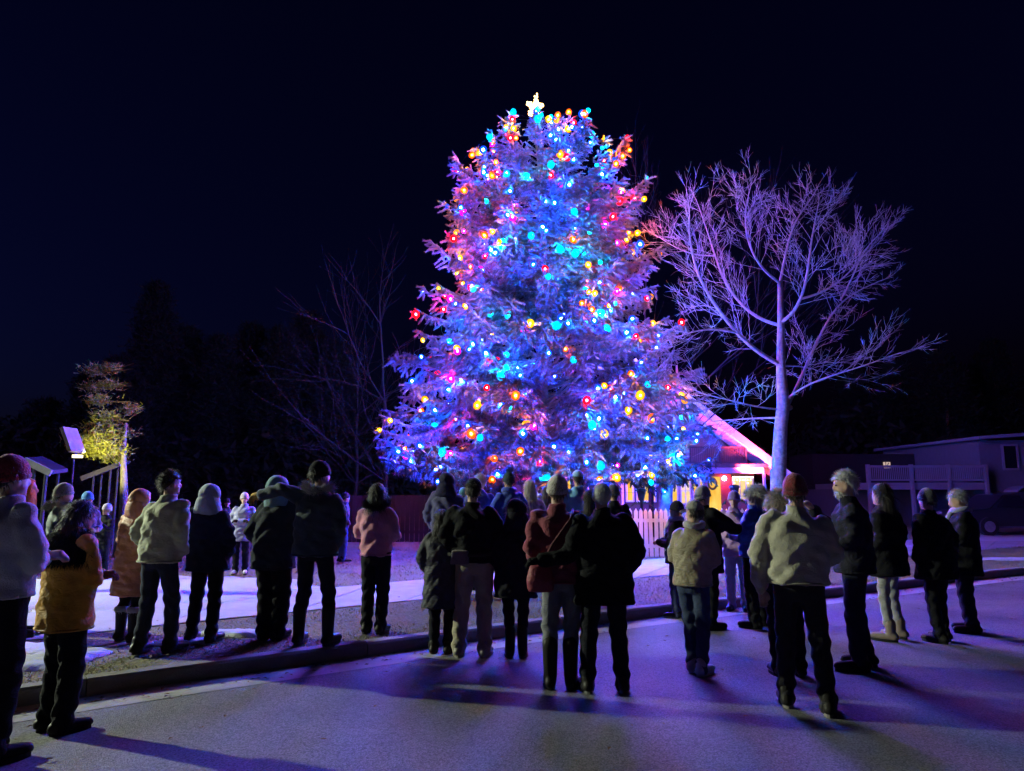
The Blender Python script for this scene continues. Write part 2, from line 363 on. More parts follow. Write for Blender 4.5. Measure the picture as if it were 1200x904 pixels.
def needle_cloud(segs, dens, ln, wd, r):
    # segs: list of (a, b); needles sprouting all round, leaning to the tip
    out = []
    for a, b in segs:
        d = b - a; L = np.linalg.norm(d); k = max(2, int(L*dens)); d = d/L
        t = r.uniform(0, 1, k)[:, None]; base = a + (b-a)*t
        rd = r.normal(0, 1, (k, 3)); rd -= (rd @ d)[:, None]*d; rd /= np.linalg.norm(rd, axis=1)[:, None]
        rd[:, 2] += 0.25
        dr = rd*0.75 + d*0.75; dr /= np.linalg.norm(dr, axis=1)[:, None]
        sd = np.cross(dr, r.normal(0, 1, (k, 3))); sd /= np.linalg.norm(sd, axis=1)[:, None]
        l = ln*r.uniform(.7, 1.3, k)[:, None]
        out.append(np.stack([base - sd*wd, base + sd*wd, base + dr*l], 1))
    return np.concatenate(out)
def bough_segs(r, L, step, up, sub=True):
    segs = []; m = 14; s = np.linspace(0, 1, m)
    main = np.stack([s*L, 0.05*L*np.sin(s*3 + r.uniform(0, 6))*s, -0.16*L*np.sin(s*math.pi*0.8) + up*s**2.5*L*0.3], 1)
    segs += [(main[i], main[i+1]) for i in range(1, m-1)]
    sv = 0.12
    while sv < 0.99:
        i = min(int(sv*(m-1)), m-2); p = main[i] + (main[i+1]-main[i])*(sv*(m-1)-i); fw = main[i+1]-main[i]; fw /= np.linalg.norm(fw)
        for sgn in (-1, 1):
            if r.random() < 0.1: continue
            l = (0.50*(1-sv)**0.7 + 0.10)*L*0.5*r.uniform(.6, 1.25)
            a = R(r.uniform(38, 68)); d = fw*math.cos(a) + np.array([0, sgn*math.sin(a), 0]); d[2] += r.normal(-0.12, 0.2)
            d /= np.linalg.norm(d); k = max(3, int(l/0.09)); q = p.copy()
            dd = d.copy()
            for j in range(k):
                dd = dd + np.array([0.05, 0, -0.06 + 0.16*(j/k)**2]) + r.normal(0, .04, 3); dd /= np.linalg.norm(dd)
                q2 = q + dd*l/k; segs.append((q, q2))
                if sub and j < k-1:
                    for s2 in (-1, 1):
                        if r.random() < 0.5: continue
                        side = np.cross(dd, [0, 0, 1.]); side /= np.linalg.norm(side)+1e-9
                        e = dd*0.6 + side*s2*0.5 + np.array([0, 0, r.normal(-0.55, 0.35)]); e /= np.linalg.norm(e)
                        l2 = r.uniform(.14, .28)*(1-0.3*j/k); segs.append((q2, q2 + e*l2))
                q = q2
        sv += step/L
    return main, segs
def needle_mat():
    m, n, b = nodes('spruce_needles'); tc = n.nodes.new('ShaderNodeTexCoord'); oi = n.nodes.new('ShaderNodeObjectInfo')
    nz = n.nodes.new('ShaderNodeTexNoise'); nz.inputs['Scale'].default_value = 5; nz.inputs['Detail'].default_value = 5
    n.links.new(tc.outputs['Object'], nz.inputs['Vector'])
    ad = n.nodes.new('ShaderNodeMath'); ad.operation = 'MULTIPLY_ADD'; ad.inputs[1].default_value = 0.25
    n.links.new(oi.outputs['Random'], ad.inputs[0]); n.links.new(nz.outputs[0], ad.inputs[2])
    rp = n.nodes.new('ShaderNodeValToRGB'); e = rp.color_ramp.elements
    e[0].position = 0.3; e[0].color = (0.013, 0.015, 0.015, 1); e[1].position = 0.95; e[1].color = (0.11, 0.115, 0.115, 1)
    n.links.new(ad.outputs[0], rp.inputs[0]); n.links.new(rp.outputs[0], b.inputs['Base Color']); b.inputs['Roughness'].default_value = 0.6
    b.inputs['Specular IOR Level'].default_value = 0.25
    return m
M_need = needle_mat(); M_bark = mat('spruce_bark', (0.16, 0.12, 0.09), 0.95, 0.4, 14, 0.9, 40)
protos = []; tips = []
for k in range(7):
    r = np.random.default_rng(100+k); main, segs = bough_segs(r, 2.0, 0.15, [0.3, 0.6, 0.9, 0.1, 0.5, 0.0, 0.7][k])
    tips.append(np.array([b_ for a_, b_ in segs if b_[0] > .75]))
    tri = needle_cloud(segs, 200, 0.060, 0.0075, r)
    V = tri.reshape(-1, 3); F = np.arange(len(V)).reshape(-1, 3).tolist()
    mb = MB(); mb.add(V, F)
    for a_, b_ in segs: mb.tube([a_, (a_+b_)/2, b_ + (b_-a_)*.15], [.022, .030, .007], 4, False); F += [0]*8
    mb.tube(main, np.linspace(.022, .006, len(main)), 4, False)
    me = new_mesh('bough', mb.verts(), mb.F, M_need, False); me.materials.append(M_bark)
    mi = np.zeros(len(me.polygons), np.int32); mi[len(F):] = 1; me.polygons.foreach_set('material_index', mi); protos.append(me)
low = []
for k in range(4):
    r = np.random.default_rng(200+k); main, segs = bough_segs(r, 2.0, 0.14, 0.4)
    low.append(needle_cloud(segs, 26, 0.055, 0.012, r).reshape(-1, 3))

spruce = empty('spruce_tree', (TX, TY, LAWN)); tag(spruce, 'tall broad blue spruce covered in coloured lights, centre of the crowd', 'tree')
mb = MB(); zz = np.linspace(-0.1, ZTOP-0.15-LAWN, 12); mb.tube(np.c_[np.sin(zz)*.04, np.cos(zz*.7)*.04, zz], np.linspace(.24, .03, 12), 12)
tr = mb.build('trunk', M_bark, spruce, True)
limbs = MB(); back = []; cand = []
z = PZ[0] + 0.45; wh = 0
r = np.random.default_rng(5)
while z < ZTOP - 0.02:
    rad = Rz(z); cnt = int(7 + rad*2.9); f = (z-PZ[0])/(ZTOP-PZ[0])
    for i in range(cnt):
        az = 2*math.pi*(i + r.uniform(-.35, .35))/cnt + wh*2.4
        zi = z + r.normal(0, .09); rr = max(0.25, Rz(min(zi, ZTOP)))*r.uniform(.76, 1.13)
        sc = min(1.25, max(.42, rr/2.3))*r.uniform(.85, 1.15)
        el = R(-16 + 26*f + 34*max(0, f-.55)/.45 + r.normal(0, 7))
        d = np.array([math.cos(az)*math.cos(el), math.sin(az)*math.cos(el), math.sin(el)])
        tip = np.array([math.cos(az)*rr, math.sin(az)*rr, zi-LAWN])
        root = tip - d*2.0*sc*(0.95)
        if np.dot(root[:2], tip[:2]) < 0: root[:2] *= 0.1
        cand.append((az, el, sc, root, tip, int(r.integers(0, 7)), r.uniform(-25, 25)))
        t0 = np.array([0, 0, max(.3, root[2] - 0.25*np.linalg.norm(root[:2]))]); limbs.tube([t0, (t0+root)/2 + [0, 0, -.05], root, root + d*.3], [.04, .03, .022*sc+.005, .012], 5, False)
    z += 0.50; wh += 1
# the leading shoots round the star
for i in range(9):
    az = 2*math.pi*i/9 + .3; el = R(58 + r.uniform(-14, 14)); sc = r.uniform(.28, .42)
    d = np.array([math.cos(az)*math.cos(el), math.sin(az)*math.cos(el), math.sin(el)]); root = np.array([math.cos(az)*.12, math.sin(az)*.12, ZTOP-LAWN-.45])
    cand.append((az, el, sc, root, root + d*2*sc, int(r.integers(0, 7)), 0))
limbs.build('limbs', M_bark, spruce, True)
def bmat(c):
    az, el, sc, root, tip, k, roll = c
    return Matrix.Translation(Vector(root)) @ Matrix.Rotation(az, 4, 'Z') @ Matrix.Rotation(-el, 4, 'Y') @ Matrix.Rotation(R(roll), 4, 'X') @ Matrix.Scale(sc, 4)
front = sorted(cand, key=lambda c: c[4][1])           # nearest to the street first
for i, c in enumerate(front):
    if i < 300:
        o = link('bough', protos[c[5]], spruce); o.matrix_local = bmat(c)
    else:
        Mx = np.array(bmat(c)); v = low[c[5] % 4]; back.append(v @ Mx[:3, :3].T + Mx[:3, 3])
# inner fill so the crown is not hollow
for i in range(70):
    zi = r.uniform(PZ[0]+.1, ZTOP-.6); az = r.uniform(0, 6.28); rr = Rz(zi)*r.uniform(.1, .3); sc = r.uniform(.4, .65)
    c = (az, R(r.uniform(-20, 15)), sc, np.array([math.cos(az)*rr*.2, math.sin(az)*rr*.2, zi-LAWN]), None, i, r.uniform(-30, 30))
    Mx = np.array(bmat(c)); back.append(low[i % 4] @ Mx[:3, :3].T + Mx[:3, 3])
V = np.concatenate(back); o = link('inner_boughs', new_mesh('inner_boughs', V, np.arange(len(V)).reshape(-1, 3), M_need, False), spruce); tag(o, kind='stuff')

# light strings, wound round the crown from bough to bough
HUES = {'blue': ((0.010, 0.09, 1.0), 52000), 'cyan': ((0.0, 0.50, 0.85), 22000), 'red': ((1.0, 0.006, 0.015), 10000), 'pink': ((1.0, 0.006, 0.40), 10000), 'amber': ((1.0, 0.42, 0.002), 12500), 'orange': ((1.0, 0.14, 0.002), 10000)}
def bulb_mesh(h):      # small bright filament, in a tinted glowing shell added as its halo
    col, st = HUES[h]
    m = bpy.data.materials.new('halo_'+h); m.use_nodes = True; n = m.node_tree; n.nodes.clear(); o = n.nodes.new('ShaderNodeOutputMaterial')
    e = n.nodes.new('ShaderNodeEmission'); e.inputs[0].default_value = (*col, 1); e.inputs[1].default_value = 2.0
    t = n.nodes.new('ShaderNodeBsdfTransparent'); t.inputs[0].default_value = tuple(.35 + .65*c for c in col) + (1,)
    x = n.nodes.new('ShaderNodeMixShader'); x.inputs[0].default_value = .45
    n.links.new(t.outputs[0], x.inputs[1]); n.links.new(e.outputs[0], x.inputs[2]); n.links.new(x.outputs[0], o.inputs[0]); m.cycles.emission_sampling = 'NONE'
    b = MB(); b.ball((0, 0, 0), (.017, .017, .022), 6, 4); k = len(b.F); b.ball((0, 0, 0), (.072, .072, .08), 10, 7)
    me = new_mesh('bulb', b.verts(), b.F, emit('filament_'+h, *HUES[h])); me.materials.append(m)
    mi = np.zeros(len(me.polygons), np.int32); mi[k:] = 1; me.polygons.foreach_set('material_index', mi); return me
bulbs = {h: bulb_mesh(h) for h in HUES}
M_wire = mat('green_wire', (0.02, 0.05, 0.03), 0.5)
names = list(HUES); wts = [.33, .19, .13, .08, .18, .09]
NS = 9; where = ['lowest', 'second lowest', 'third lowest', 'fourth from the ground', 'middle', 'fourth from the top', 'third from the top', 'second highest', 'highest']
cand_z = [(c[4][2], c) for c in cand]
zs = np.linspace(PZ[0]-LAWN-.05, ZTOP-LAWN+.1, NS+1)
rb = np.random.default_rng(21)
for s in range(NS):
    root = empty('light_string', (TX, TY, LAWN)); tag(root, 'string of coloured bulbs wound round the spruce, %s of its tiers' % where[s], 'string lights', 'light strings on the spruce')
    mine = [c for zc, c in cand_z if zs[s] <= zc < zs[s+1]]
    pts = []
    for c in mine:
        fr = c[4][1] < 0.8
        for q in range((rb.choice([1, 2, 3, 4], p=[.2, .35, .3, .15]) if -math.sin(c[0]) > .55 else rb.choice([0, 1, 2], p=[.22, .5, .28])) if fr else rb.choice([0, 1], p=[.45, .55])):
            tp_ = tips[c[5]]; best = None
            for _ in range(3):      # of three twig ends keep the one nearest the outside
                v = bmat(c) @ Vector(tp_[rb.integers(0, len(tp_))]); v = np.array(v)
                if best is None or np.hypot(v[0], v[1]) + .25*v[2] > np.hypot(best[0], best[1]) + .25*best[2]: best = v
            o_ = np.array([best[0], best[1], 0]); o_ /= np.linalg.norm(o_); p = best + o_*rb.uniform(.01, .06) + np.array([0, 0, rb.uniform(.0, .05)])
            pts.append((round(p[2]/0.45), math.atan2(p[1], p[0]), p))
    pts.sort(key=lambda q: (q[0], q[1] if q[0] % 2 else -q[1]))
    wire = MB(); line = []
    for i, (a, b, p) in enumerate(pts):
        h = rb.choice(names, p=wts)
        if s < 2 and p[0] > .8 and p[1] < 0 and h in ('red', 'pink') and rb.random() < .8: h = rb.choice(['cyan', 'blue', 'amber'])
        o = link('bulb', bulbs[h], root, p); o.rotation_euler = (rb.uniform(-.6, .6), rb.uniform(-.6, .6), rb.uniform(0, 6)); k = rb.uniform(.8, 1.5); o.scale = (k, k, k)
        line.append(p)
    run = [line[0]]
    for q, p in zip(line, line[1:]):     # between bulbs the wire keeps to the outside of the crown
        k = max(2, int(np.linalg.norm(p-q)/.35)); a0 = math.atan2(q[1], q[0]); a1 = math.atan2(p[1], p[0]); da = (a1-a0+math.pi) % (2*math.pi)-math.pi
        for u in np.linspace(0, 1, k+1)[1:]:
            rr = np.hypot(*q[:2])*(1-u) + np.hypot(*p[:2])*u; a = a0 + da*u; rr = min(rr, max(.2, Rz(q[2]*(1-u) + p[2]*u + LAWN)*.93)) if u < .99 else rr; run.append(np.array([rr*math.cos(a), rr*math.sin(a), q[2]*(1-u) + p[2]*u - .06*math.sin(u*math.pi)]))
    wire.tube(run, [.0025]*len(run), 3, False)
    wire.build('wire', M_wire, root)

# star
star = empty('star_topper', (P(627, 135, TY)[0], TY, ZTOP+.05)); tag(star, 'glowing warm white star on top of the spruce', 'star')
c = np.array([0, 0, .55]); pts = []
for i in range(10):
    a = math.pi/2 + i*math.pi/5 - .14; q = (.40 if i == 0 else .33) if i % 2 == 0 else .15
    pts.append(c + np.array([math.cos(a)*q*.78, 0, math.sin(a)*q]))
V = pts + [c + [0, -.07, 0], c + [0, .07, 0]]
F = [[i, (i+1) % 10, 10] for i in range(10)] + [[(i+1) % 10, i, 11] for i in range(10)]
MB().add(V, F).build('star', emit('star_glow', (1.0, .62, .24), 5), star)
for sy in (-.06, .06):
    for i in range(10):
        for u in (0, .33, .66):
            p = pts[i]*(1-u) + pts[(i+1) % 10]*u + np.array([0, sy, 0]) + rb.normal(0, .012, 3)
            MB().ball(p, (.024, .024, .024), 7, 5).build('bulb', emit('star_bulb', (1.0, .58, .18), 14), star)
MB().tube([[0, 0, -.4], [0, 0, .25]], [.02, .015], 6).build('stem', M_wire, star)

# ================================================================== BARE TREES
M_pale = mat('pale_bark', (0.19, 0.185, 0.18), 0.9, 0.55, 9, 1.0, 30)
def grow(mb, p, d, L, rad, depth, r, spread=.55, up=.12, n=5):
    k = 5; pts = [p]; q = p.copy(); dd = d/np.linalg.norm(d)
    kids = []
    for i in range(k):
        dd = dd + r.normal(0, .11, 3) + np.array([0, 0, up*.35]); dd /= np.linalg.norm(dd); q = q + dd*L/k; pts.append(q.copy()); kids.append((q.copy(), dd.copy()))
    mb.tube(pts, np.linspace(rad, rad*.55, k+1), max(3, n), False)
    if depth == 0: return
    for (q, dd) in kids[1:]:
        for _ in range(r.choice([0, 1, 2], p=[.32, .50, .18])):
            e = r.normal(0, 1, 3); e -= dd*np.dot(e, dd); e /= np.linalg.norm(e)
            nd = dd*r.uniform(.7, 1.0) + e*r.uniform(.4, 1.0)*spread*1.6 + np.array([0, 0, up])
            grow(mb, q, nd, L*r.uniform(.42, .68), max(.0045, rad*r.uniform(.34, .5)), depth-1, r, spread, up, n-1)
    grow(mb, kids[-1][0], kids[-1][1], L*.6, max(.0045, rad*.5), depth-1, r, spread, up, n-1)

BY = 18.5
def Q(px, py, dy=0): return P(px, py, BY+dy)
root_p = Q(912, 640); root_p[2] = LAWN
btree = empty('bare_tree', root_p); tag(btree, 'leafless pale tree lit violet, behind the man in the red cap', 'tree')
def rel(a): return np.array(a) - root_p
trunk_px = [(912, 645, 24), (913, 600, 23), (912, 560, 20), (915, 500, 17), (918, 475, 17), (915, 430, 12), (915, 380, 9), (914, 330, 6.5)]
mb = MB(); pts = [rel(Q(a, b)) for a, b, w in trunk_px]; pts[0][2] = -.1
mb.tube(np.array(pts), [w/FPX*BY/2*.88 for a, b, w in trunk_px], 12)
mb.ball(rel(Q(924, 478)), (.11, .08, .08)); mb.ball(rel(Q(910, 555)), (.17, .16, .22)); mb.ball(rel(Q(918, 592)), (.18, .18, .25))
mb.build('trunk', M_pale, btree, True)
limb_px = [
 ([(915, 428, 0), (890, 415, -.2), (862, 390, -.6), (832, 350, -1.0), (815, 318, -1.2), (810, 292, -1.3), (806, 270, -1.3), (808, 252, -1.2)], 8),
 ([(915, 382, 0), (893, 378, .3), (872, 362, .6), (850, 335, .9), (838, 300, 1.1), (828, 268, 1.2), (818, 240, 1.3)], 6),
 ([(914, 332, 0), (895, 318, -.3), (880, 295, -.6), (873, 270, -.7), (872, 252, -.8), (877, 230, -.8)], 5),
 ([(914, 332, 0), (920, 300, .2), (927, 270, .4), (938, 248, .5), (950, 236, .5), (956, 224, .6)], 5),
 ([(915, 378, 0), (928, 372, -.4), (940, 350, -.8), (947, 320, -1.0), (950, 285, -1.1), (957, 250, -1.1)], 6),
 ([(940, 350, -.8), (960, 345, -.8), (982, 332, -.9), (1000, 315, -1), (1012, 300, -1)], 4),
 ([(922, 478, 0), (940, 440, .5), (955, 405, .8), (970, 375, 1.0), (985, 352, 1.1), (1005, 340, 1.2), (1030, 330, 1.2)], 6),
 ([(985, 352, 1.1), (1000, 325, 1.1), (1010, 295, 1.2), (1030, 275, 1.2)], 3.5),
 ([(915, 430, 0), (930, 428, .6), (950, 432, 1.0)], 4),
 ([(918, 470, 0), (945, 450, -.5), (975, 440, -1), (1010, 430, -1.3), (1050, 415, -1.5)], 3.5),
 ([(915, 490, 0), (890, 490, .5), (860, 492, 1), (835, 494, 1.4)], 4),
 ([(912, 480, 0), (890, 478, -.6), (858, 470, -1.2), (825, 462, -1.5)], 3.5),
 ([(862, 390, -.6), (838, 385, -1), (812, 388, -1.4), (795, 395, -1.6)], 4),
 ([(838, 300, 1.1), (815, 300, 1.2), (790, 290, 1.3), (775, 280, 1.4)], 3),
]
crown = MB(); rt = np.random.default_rng(11)
for pl, w in limb_px:
    pts = np.array([rel(Q(a, b, c)) for a, b, c in pl]); ws = np.linspace(w*.72, max(1.0, w*.22), len(pts))/FPX*BY/2
    pp = spline(pts, len(pts)*3); crown.tube(pp, np.interp(np.linspace(0, 1, len(pp)), np.linspace(0, 1, len(ws)), ws), 7, False)
    for i in range(4, len(pp)):
        for _ in range(2 if rt.random() < .45 else 1):
            d = pp[i]-pp[i-1]; d /= np.linalg.norm(d); e = rt.normal(0, 1, 3); e -= d*np.dot(e, d); e /= np.linalg.norm(e)
            grow(crown, pp[i], d*.75 + e*.75 + np.array([0, 0, .10]), rt.uniform(.5, 1.3)*(1.0-.4*i/len(pp)), max(.0042, ws[-1]*.5), 2, rt, .42, .05, 4)
    grow(crown, pp[-1], pp[-1]-pp[-2], .45, ws[-1]*.8, 2, rt, .6, .0, 4)
crown.build('crown', M_pale, btree)

def bare(px, Y, H, seed, label, tr_r=.13, spread=.5, depth=4, m=None):
    p = P(px, 600, Y); p[2] = LAWN-.05; r = np.random.default_rng(seed)
    t = empty('bare_tree', p); tag(t, label, 'tree', 'bare trees around the spruce')
    mb = MB(); hh = np.linspace(0, H*.45, 6); q = np.c_[np.cumsum(r.normal(0, .05, 6)), np.cumsum(r.normal(0, .05, 6)), hh]; mb.tube(q, np.linspace(tr_r, tr_r*.6, 6), 8); mb.build('trunk', m or M_pale, t, True)
    c = MB()
    for i in (range(2, 6) if depth > 2 else ()):
        for k in range(3): 
            a = r.uniform(0, 6.28); grow(c, q[i], np.array([math.cos(a)*.8, math.sin(a)*.8, .55]), H*r.uniform(.22, .34), tr_r*.35, depth-1, r, spread, .1, 4)
    grow(c, q[-1], np.array([0, 0, 1.]), H*.33, tr_r*.5, depth-1, r, spread, .1, 4)
    c.build('crown', m or M_pale, t); return t
M_dbark = mat('dark_bark', (0.008, 0.008, 0.009), 0.9, 0.3, 10, 0.8, 45)
bare(764, 24.5, 13.5, 31, 'thin leafless tree rising just right of the spruce behind it', .10, .35, 4, M_dbark)
bare(448, 25, 10.5, 32, 'thin leafless tree at the left edge of the spruce', .09, .5, 3, M_dbark)
bare(415, 29, 10.5, 33, 'dim leafless tree left of the spruce, above the couple', .10, .5, 3, M_dbark)
# trunk of a second tree at the house
bare(778, 21.0, 5.5, 35, 'tree with a stout pale trunk between the lit house windows', .25, .25, 2)

# ================================================================== FENCES
M_white = mat('white_paint', (0.78, 0.79, 0.8), 0.55, 0.07, 5)
FY = 16.5; xa, xb = P(572, 650, FY)[0], P(905, 650, FY)[0]
fence = empty('picket_fence', ((xa+xb)/2, FY, LAWN)); tag(fence, 'white picket fence with pointed tops in front of the house', 'fence')
pw, pt, ph = .082, .022, 1.12
pk = new_mesh('picket', [[-pw/2, 0, .05], [pw/2, 0, .05], [pw/2, 0, ph-.07], [0, 0, ph], [-pw/2, 0, ph-.07], [-pw/2, pt, .05], [pw/2, pt, .05], [pw/2, pt, ph-.07], [0, pt, ph], [-pw/2, pt, ph-.07]],
              [[0, 1, 2, 3, 4], [9, 8, 7, 6, 5], [0, 5, 6, 1], [1, 6, 7, 2], [2, 7, 8, 3], [3, 8, 9, 4], [4, 9, 5, 0]], M_white, False)
np_ = int((xb-xa)/.116)
for i in range(np_+1):
    o = link('picket', pk, fence, (xa + i*.116 - (xa+xb)/2, random.uniform(-.003, .003), random.uniform(-.008, .008))); o.rotation_euler = (0, random.uniform(-.012, .012), 0)
for zz_ in (.28, .85): MB().box((0, .045, zz_), (xb-xa+.1, .04, .08)).build('rail', M_white, fence)
for i in range(5): MB().box(((i/4-.5)*(xb-xa), .115, .52), (.09, .09, 1.1)).build('post', M_white, fence)
M_dark = mat('dark_wood', (0.012, 0.012, 0.013), 0.85, 0.35, 6, .5, 30)
x0, x1 = P(408, 600, 22)[0], P(512, 600, 22)[0]
df = empty('board_fence', ((x0+x1)/2, 22, LAWN)); tag(df, 'dark wooden board fence left of the spruce', 'fence')
bd = MB().box((0, 0, .7), (.135, .022, 1.4)); bme = new_mesh('board', bd.verts(), bd.F, M_dark, False)
for i in range(int((x1-x0)/.145)): link('board', bme, df, (x0 + .07 + i*.145 - (x0+x1)/2, random.uniform(-.004, .004), random.uniform(-.01, .01)))
for zz_ in (.3, 1.1): MB().box((0, .04, zz_), (x1-x0, .05, .09)).build('rail', M_dark, df)

# ================================================================== THE LIT HOUSE
HY = 27.0
def hx(px): return P(px, 560, HY)[0]
def hz(py): return P(760, py, HY)[2]
house = empty('house', (hx(770), HY, LAWN)); tag(house, 'gabled house with yellow lit windows and red lit eave behind the spruce', 'house')
OX = hx(770)
def hb(name, px0, px1, py0, py1, y0, y1, m, parent=None):
    X0, X1, Z0, Z1 = hx(px0)-OX, hx(px1)-OX, hz(py1)-LAWN, hz(py0)-LAWN
    return MB().box(((X0+X1)/2, (y0+y1)/2, (Z0+Z1)/2), (X1-X0, y1-y0, Z1-Z0)).build(name, m, parent or house)
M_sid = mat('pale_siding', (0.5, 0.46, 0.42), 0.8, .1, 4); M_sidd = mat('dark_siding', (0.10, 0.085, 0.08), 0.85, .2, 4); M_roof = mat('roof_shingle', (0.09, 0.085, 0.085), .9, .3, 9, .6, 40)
M_red = mat('red_siding', (0.30, 0.10, 0.09), .8, .15, 5)
apx, apz = hx(742)-OX, hz(433)-LAWN; erx, erz = hx(908)-OX, hz(562)-LAWN; elx = 2*apx-erx
wl, wr = hx(640)-OX, hx(884)-OX
# gable end wall (pentagon), set back under the roof
zr = erz + .05; f_ = (wr-apx)/(erx-apx); zw = apz + (erz-apz)*f_ - .12
V = [[wl, 0, 0], [wr, 0, 0], [wr, 0, zw], [apx, 0, apz-.18], [2*apx-wr, 0, zw], [wl, 0, zw-.2 if 2*apx-wr < wl else 0]]
V = [[2*apx-wr, 0, -.1], [wr, 0, -.1], [wr, 0, zw], [apx, 0, apz-.2], [2*apx-wr, 0, zw]]
V2 = V + [[a, 9, c] for a, b, c in V]
F = [[0, 1, 2, 3, 4], [9, 8, 7, 6, 5], [0, 5, 6, 1], [1, 6, 7, 2], [4, 3, 8, 9], [2, 7, 8, 3], [0, 4, 9, 5]]
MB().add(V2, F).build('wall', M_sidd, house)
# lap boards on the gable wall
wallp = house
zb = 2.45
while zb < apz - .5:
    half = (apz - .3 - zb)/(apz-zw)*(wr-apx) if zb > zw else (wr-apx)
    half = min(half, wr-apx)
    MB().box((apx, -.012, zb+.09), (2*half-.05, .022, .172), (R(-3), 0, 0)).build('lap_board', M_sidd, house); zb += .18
# roof slabs with overhang toward the street and white rake boards
for sx in (-1, 1):
    e = np.array([apx + sx*(erx-apx), 0, erz]); a = np.array([apx, 0, apz]); d = e-a; L = np.linalg.norm(d); nrm = np.array([sx*-d[2], 0, sx*d[0]])/L; nrm = nrm*np.sign(nrm[2])
    m = MB(); q = [a, e, e + nrm*.1, a + nrm*.1]; V = [[p[0], -1.7, p[2]] for p in q] + [[p[0], 9.3, p[2]] for p in q]
    m.add(V, [[0, 1, 2, 3], [7, 6, 5, 4], [0, 4, 5, 1], [1, 5, 6, 2], [2, 6, 7, 3], [3, 7, 4, 0]]); rf = m.build('roof', M_roof, house)
    m = MB(); q = [a - nrm*.12, e - nrm*.12 + d/L*.1, e + nrm*.14 + d/L*.1, a + nrm*.14]; V = [[p[0], -1.745, p[2]] for p in q] + [[p[0], -1.703, p[2]] for p in q]
    m.add(V, [[0, 1, 2, 3], [7, 6, 5, 4], [0, 4, 5, 1], [1, 5, 6, 2], [2, 6, 7, 3], [3, 7, 4, 0]]); m.build('rake_board', M_white, rf)
    nb = 26
    for k in range(nb):   # pale soffit boards under the overhang
        p0 = a + d*(k+.03)/nb; p1 = a + d*(k+.97)/nb; m = MB()
        q = [p0 - nrm*.004, p1 - nrm*.004, p1 - nrm*.03, p0 - nrm*.03]; V = [[p[0], -1.69, p[2]] for p in q] + [[p[0], -.02, p[2]] for p in q]
        m.add(V, [[0, 1, 2, 3], [7, 6, 5, 4], [0, 4, 5, 1], [1, 5, 6, 2], [2, 6, 7, 3], [3, 7, 4, 0]]); m.build('soffit_board', M_white, rf)
# porch: pale fascia, front wall panels, red corner
hb('porch_fascia', 780, 882, 549, 556, -1.25, -1.2, M_white)
hb('porch_roof', 780, 882, 546, 549.5, -1.6, -.03, M_roof)
M_porch = M_sid
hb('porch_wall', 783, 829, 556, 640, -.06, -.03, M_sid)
hb('porch_wall', 843.5, 856, 556, 640, -.06, -.03, M_red)
hb('porch_wall', 856, 883, 588, 640, -.06, -.03, M_red)
def win_mat(name, c0, c1, st):
    m = bpy.data.materials.new(name); m.use_nodes = True; n = m.node_tree; n.nodes.clear(); o = n.nodes.new('ShaderNodeOutputMaterial'); e = n.nodes.new('ShaderNodeEmission')
    tc = n.nodes.new('ShaderNodeTexCoord'); mp = n.nodes.new('ShaderNodeMapping'); mp.inputs['Scale'].default_value = (2.5, 1, 1.0); nz = n.nodes.new('ShaderNodeTexNoise'); nz.inputs['Scale'].default_value = 1.6; nz.inputs['Detail'].default_value = 4
    rp = n.nodes.new('ShaderNodeValToRGB'); rp.color_ramp.elements[0].position = .3; rp.color_ramp.elements[1].position = .75; rp.color_ramp.elements[0].color = (*c0, 1); rp.color_ramp.elements[1].color = (*c1, 1)
    n.links.new(tc.outputs['Object'], mp.inputs[0]); n.links.new(mp.outputs[0], nz.inputs['Vector']); n.links.new(nz.outputs[0], rp.inputs[0]); n.links.new(rp.outputs[0], e.inputs[0]); e.inputs[1].default_value = st
    n.links.new(e.outputs[0], o.inputs[0]); return m
M_lit = win_mat('lit_pane', (.9, .42, .03), (1.0, .72, .16), 1.05)
M_lit2 = win_mat('lit_pane_pale', (1.0, .62, .15), (1.0, .85, .45), 1.0)
def window(px0, px1, py0, py1, cols, rows, m, y=-.06, fr=1.6):
    w = hb('window', px0, px1, py0, py1, y-.03, y-.005, m)
    for a, b, c, d in ((px0-fr, px0, py0-fr, py1+fr), (px1, px1+fr, py0-fr, py1+fr), (px0, px1, py0-fr, py0), (px0, px1, py1, py1+fr)): hb('frame', a, b, c, d, y-.075, y-.002, M_white, None).parent = house
    for i in range(1, cols): x = px0 + (px1-px0)*i/cols; hb('mullion', x-.5, x+.5, py0, py1, y-.06, y-.031, M_white)
    for i in range(1, rows): x = py0 + (py1-py0)*i/rows; hb('mullion', px0, px1, x-.35, x+.35, y-.055, y-.031, M_white)
    return w
window(734, 740.5, 560, 587, 1, 1, M_lit); window(746, 766, 560, 587, 1, 1, M_lit)
window(786, 792, 560, 600, 1, 1, M_lit); window(797, 807, 561, 590, 2, 2, M_lit2); window(811.5, 822, 561, 596, 1, 2, M_lit)
window(858.5, 880, 561, 585, 3, 1, M_lit2)
window(656, 670, 561, 590, 2, 2, M_lit); window(690, 704, 561, 590, 2, 2, M_lit)
hb('door', 829.5, 843, 559, 606, -.1, -.062, M_lit)
m = MB(); a = np.linspace(0, 2*math.pi, 25)[:-1]; cx, cz = hx(833.5)-OX, hz(567)-LAWN
ring = np.c_[cx + .15*np.cos(a), np.full(24, -.13), cz + .2*np.sin(a)]
for i in range(24): m.ball(ring[i], (.045, .03, .045), 6, 4)
m.build('wreath', mat('wreath_green', (.05, .09, .03), .9), house)
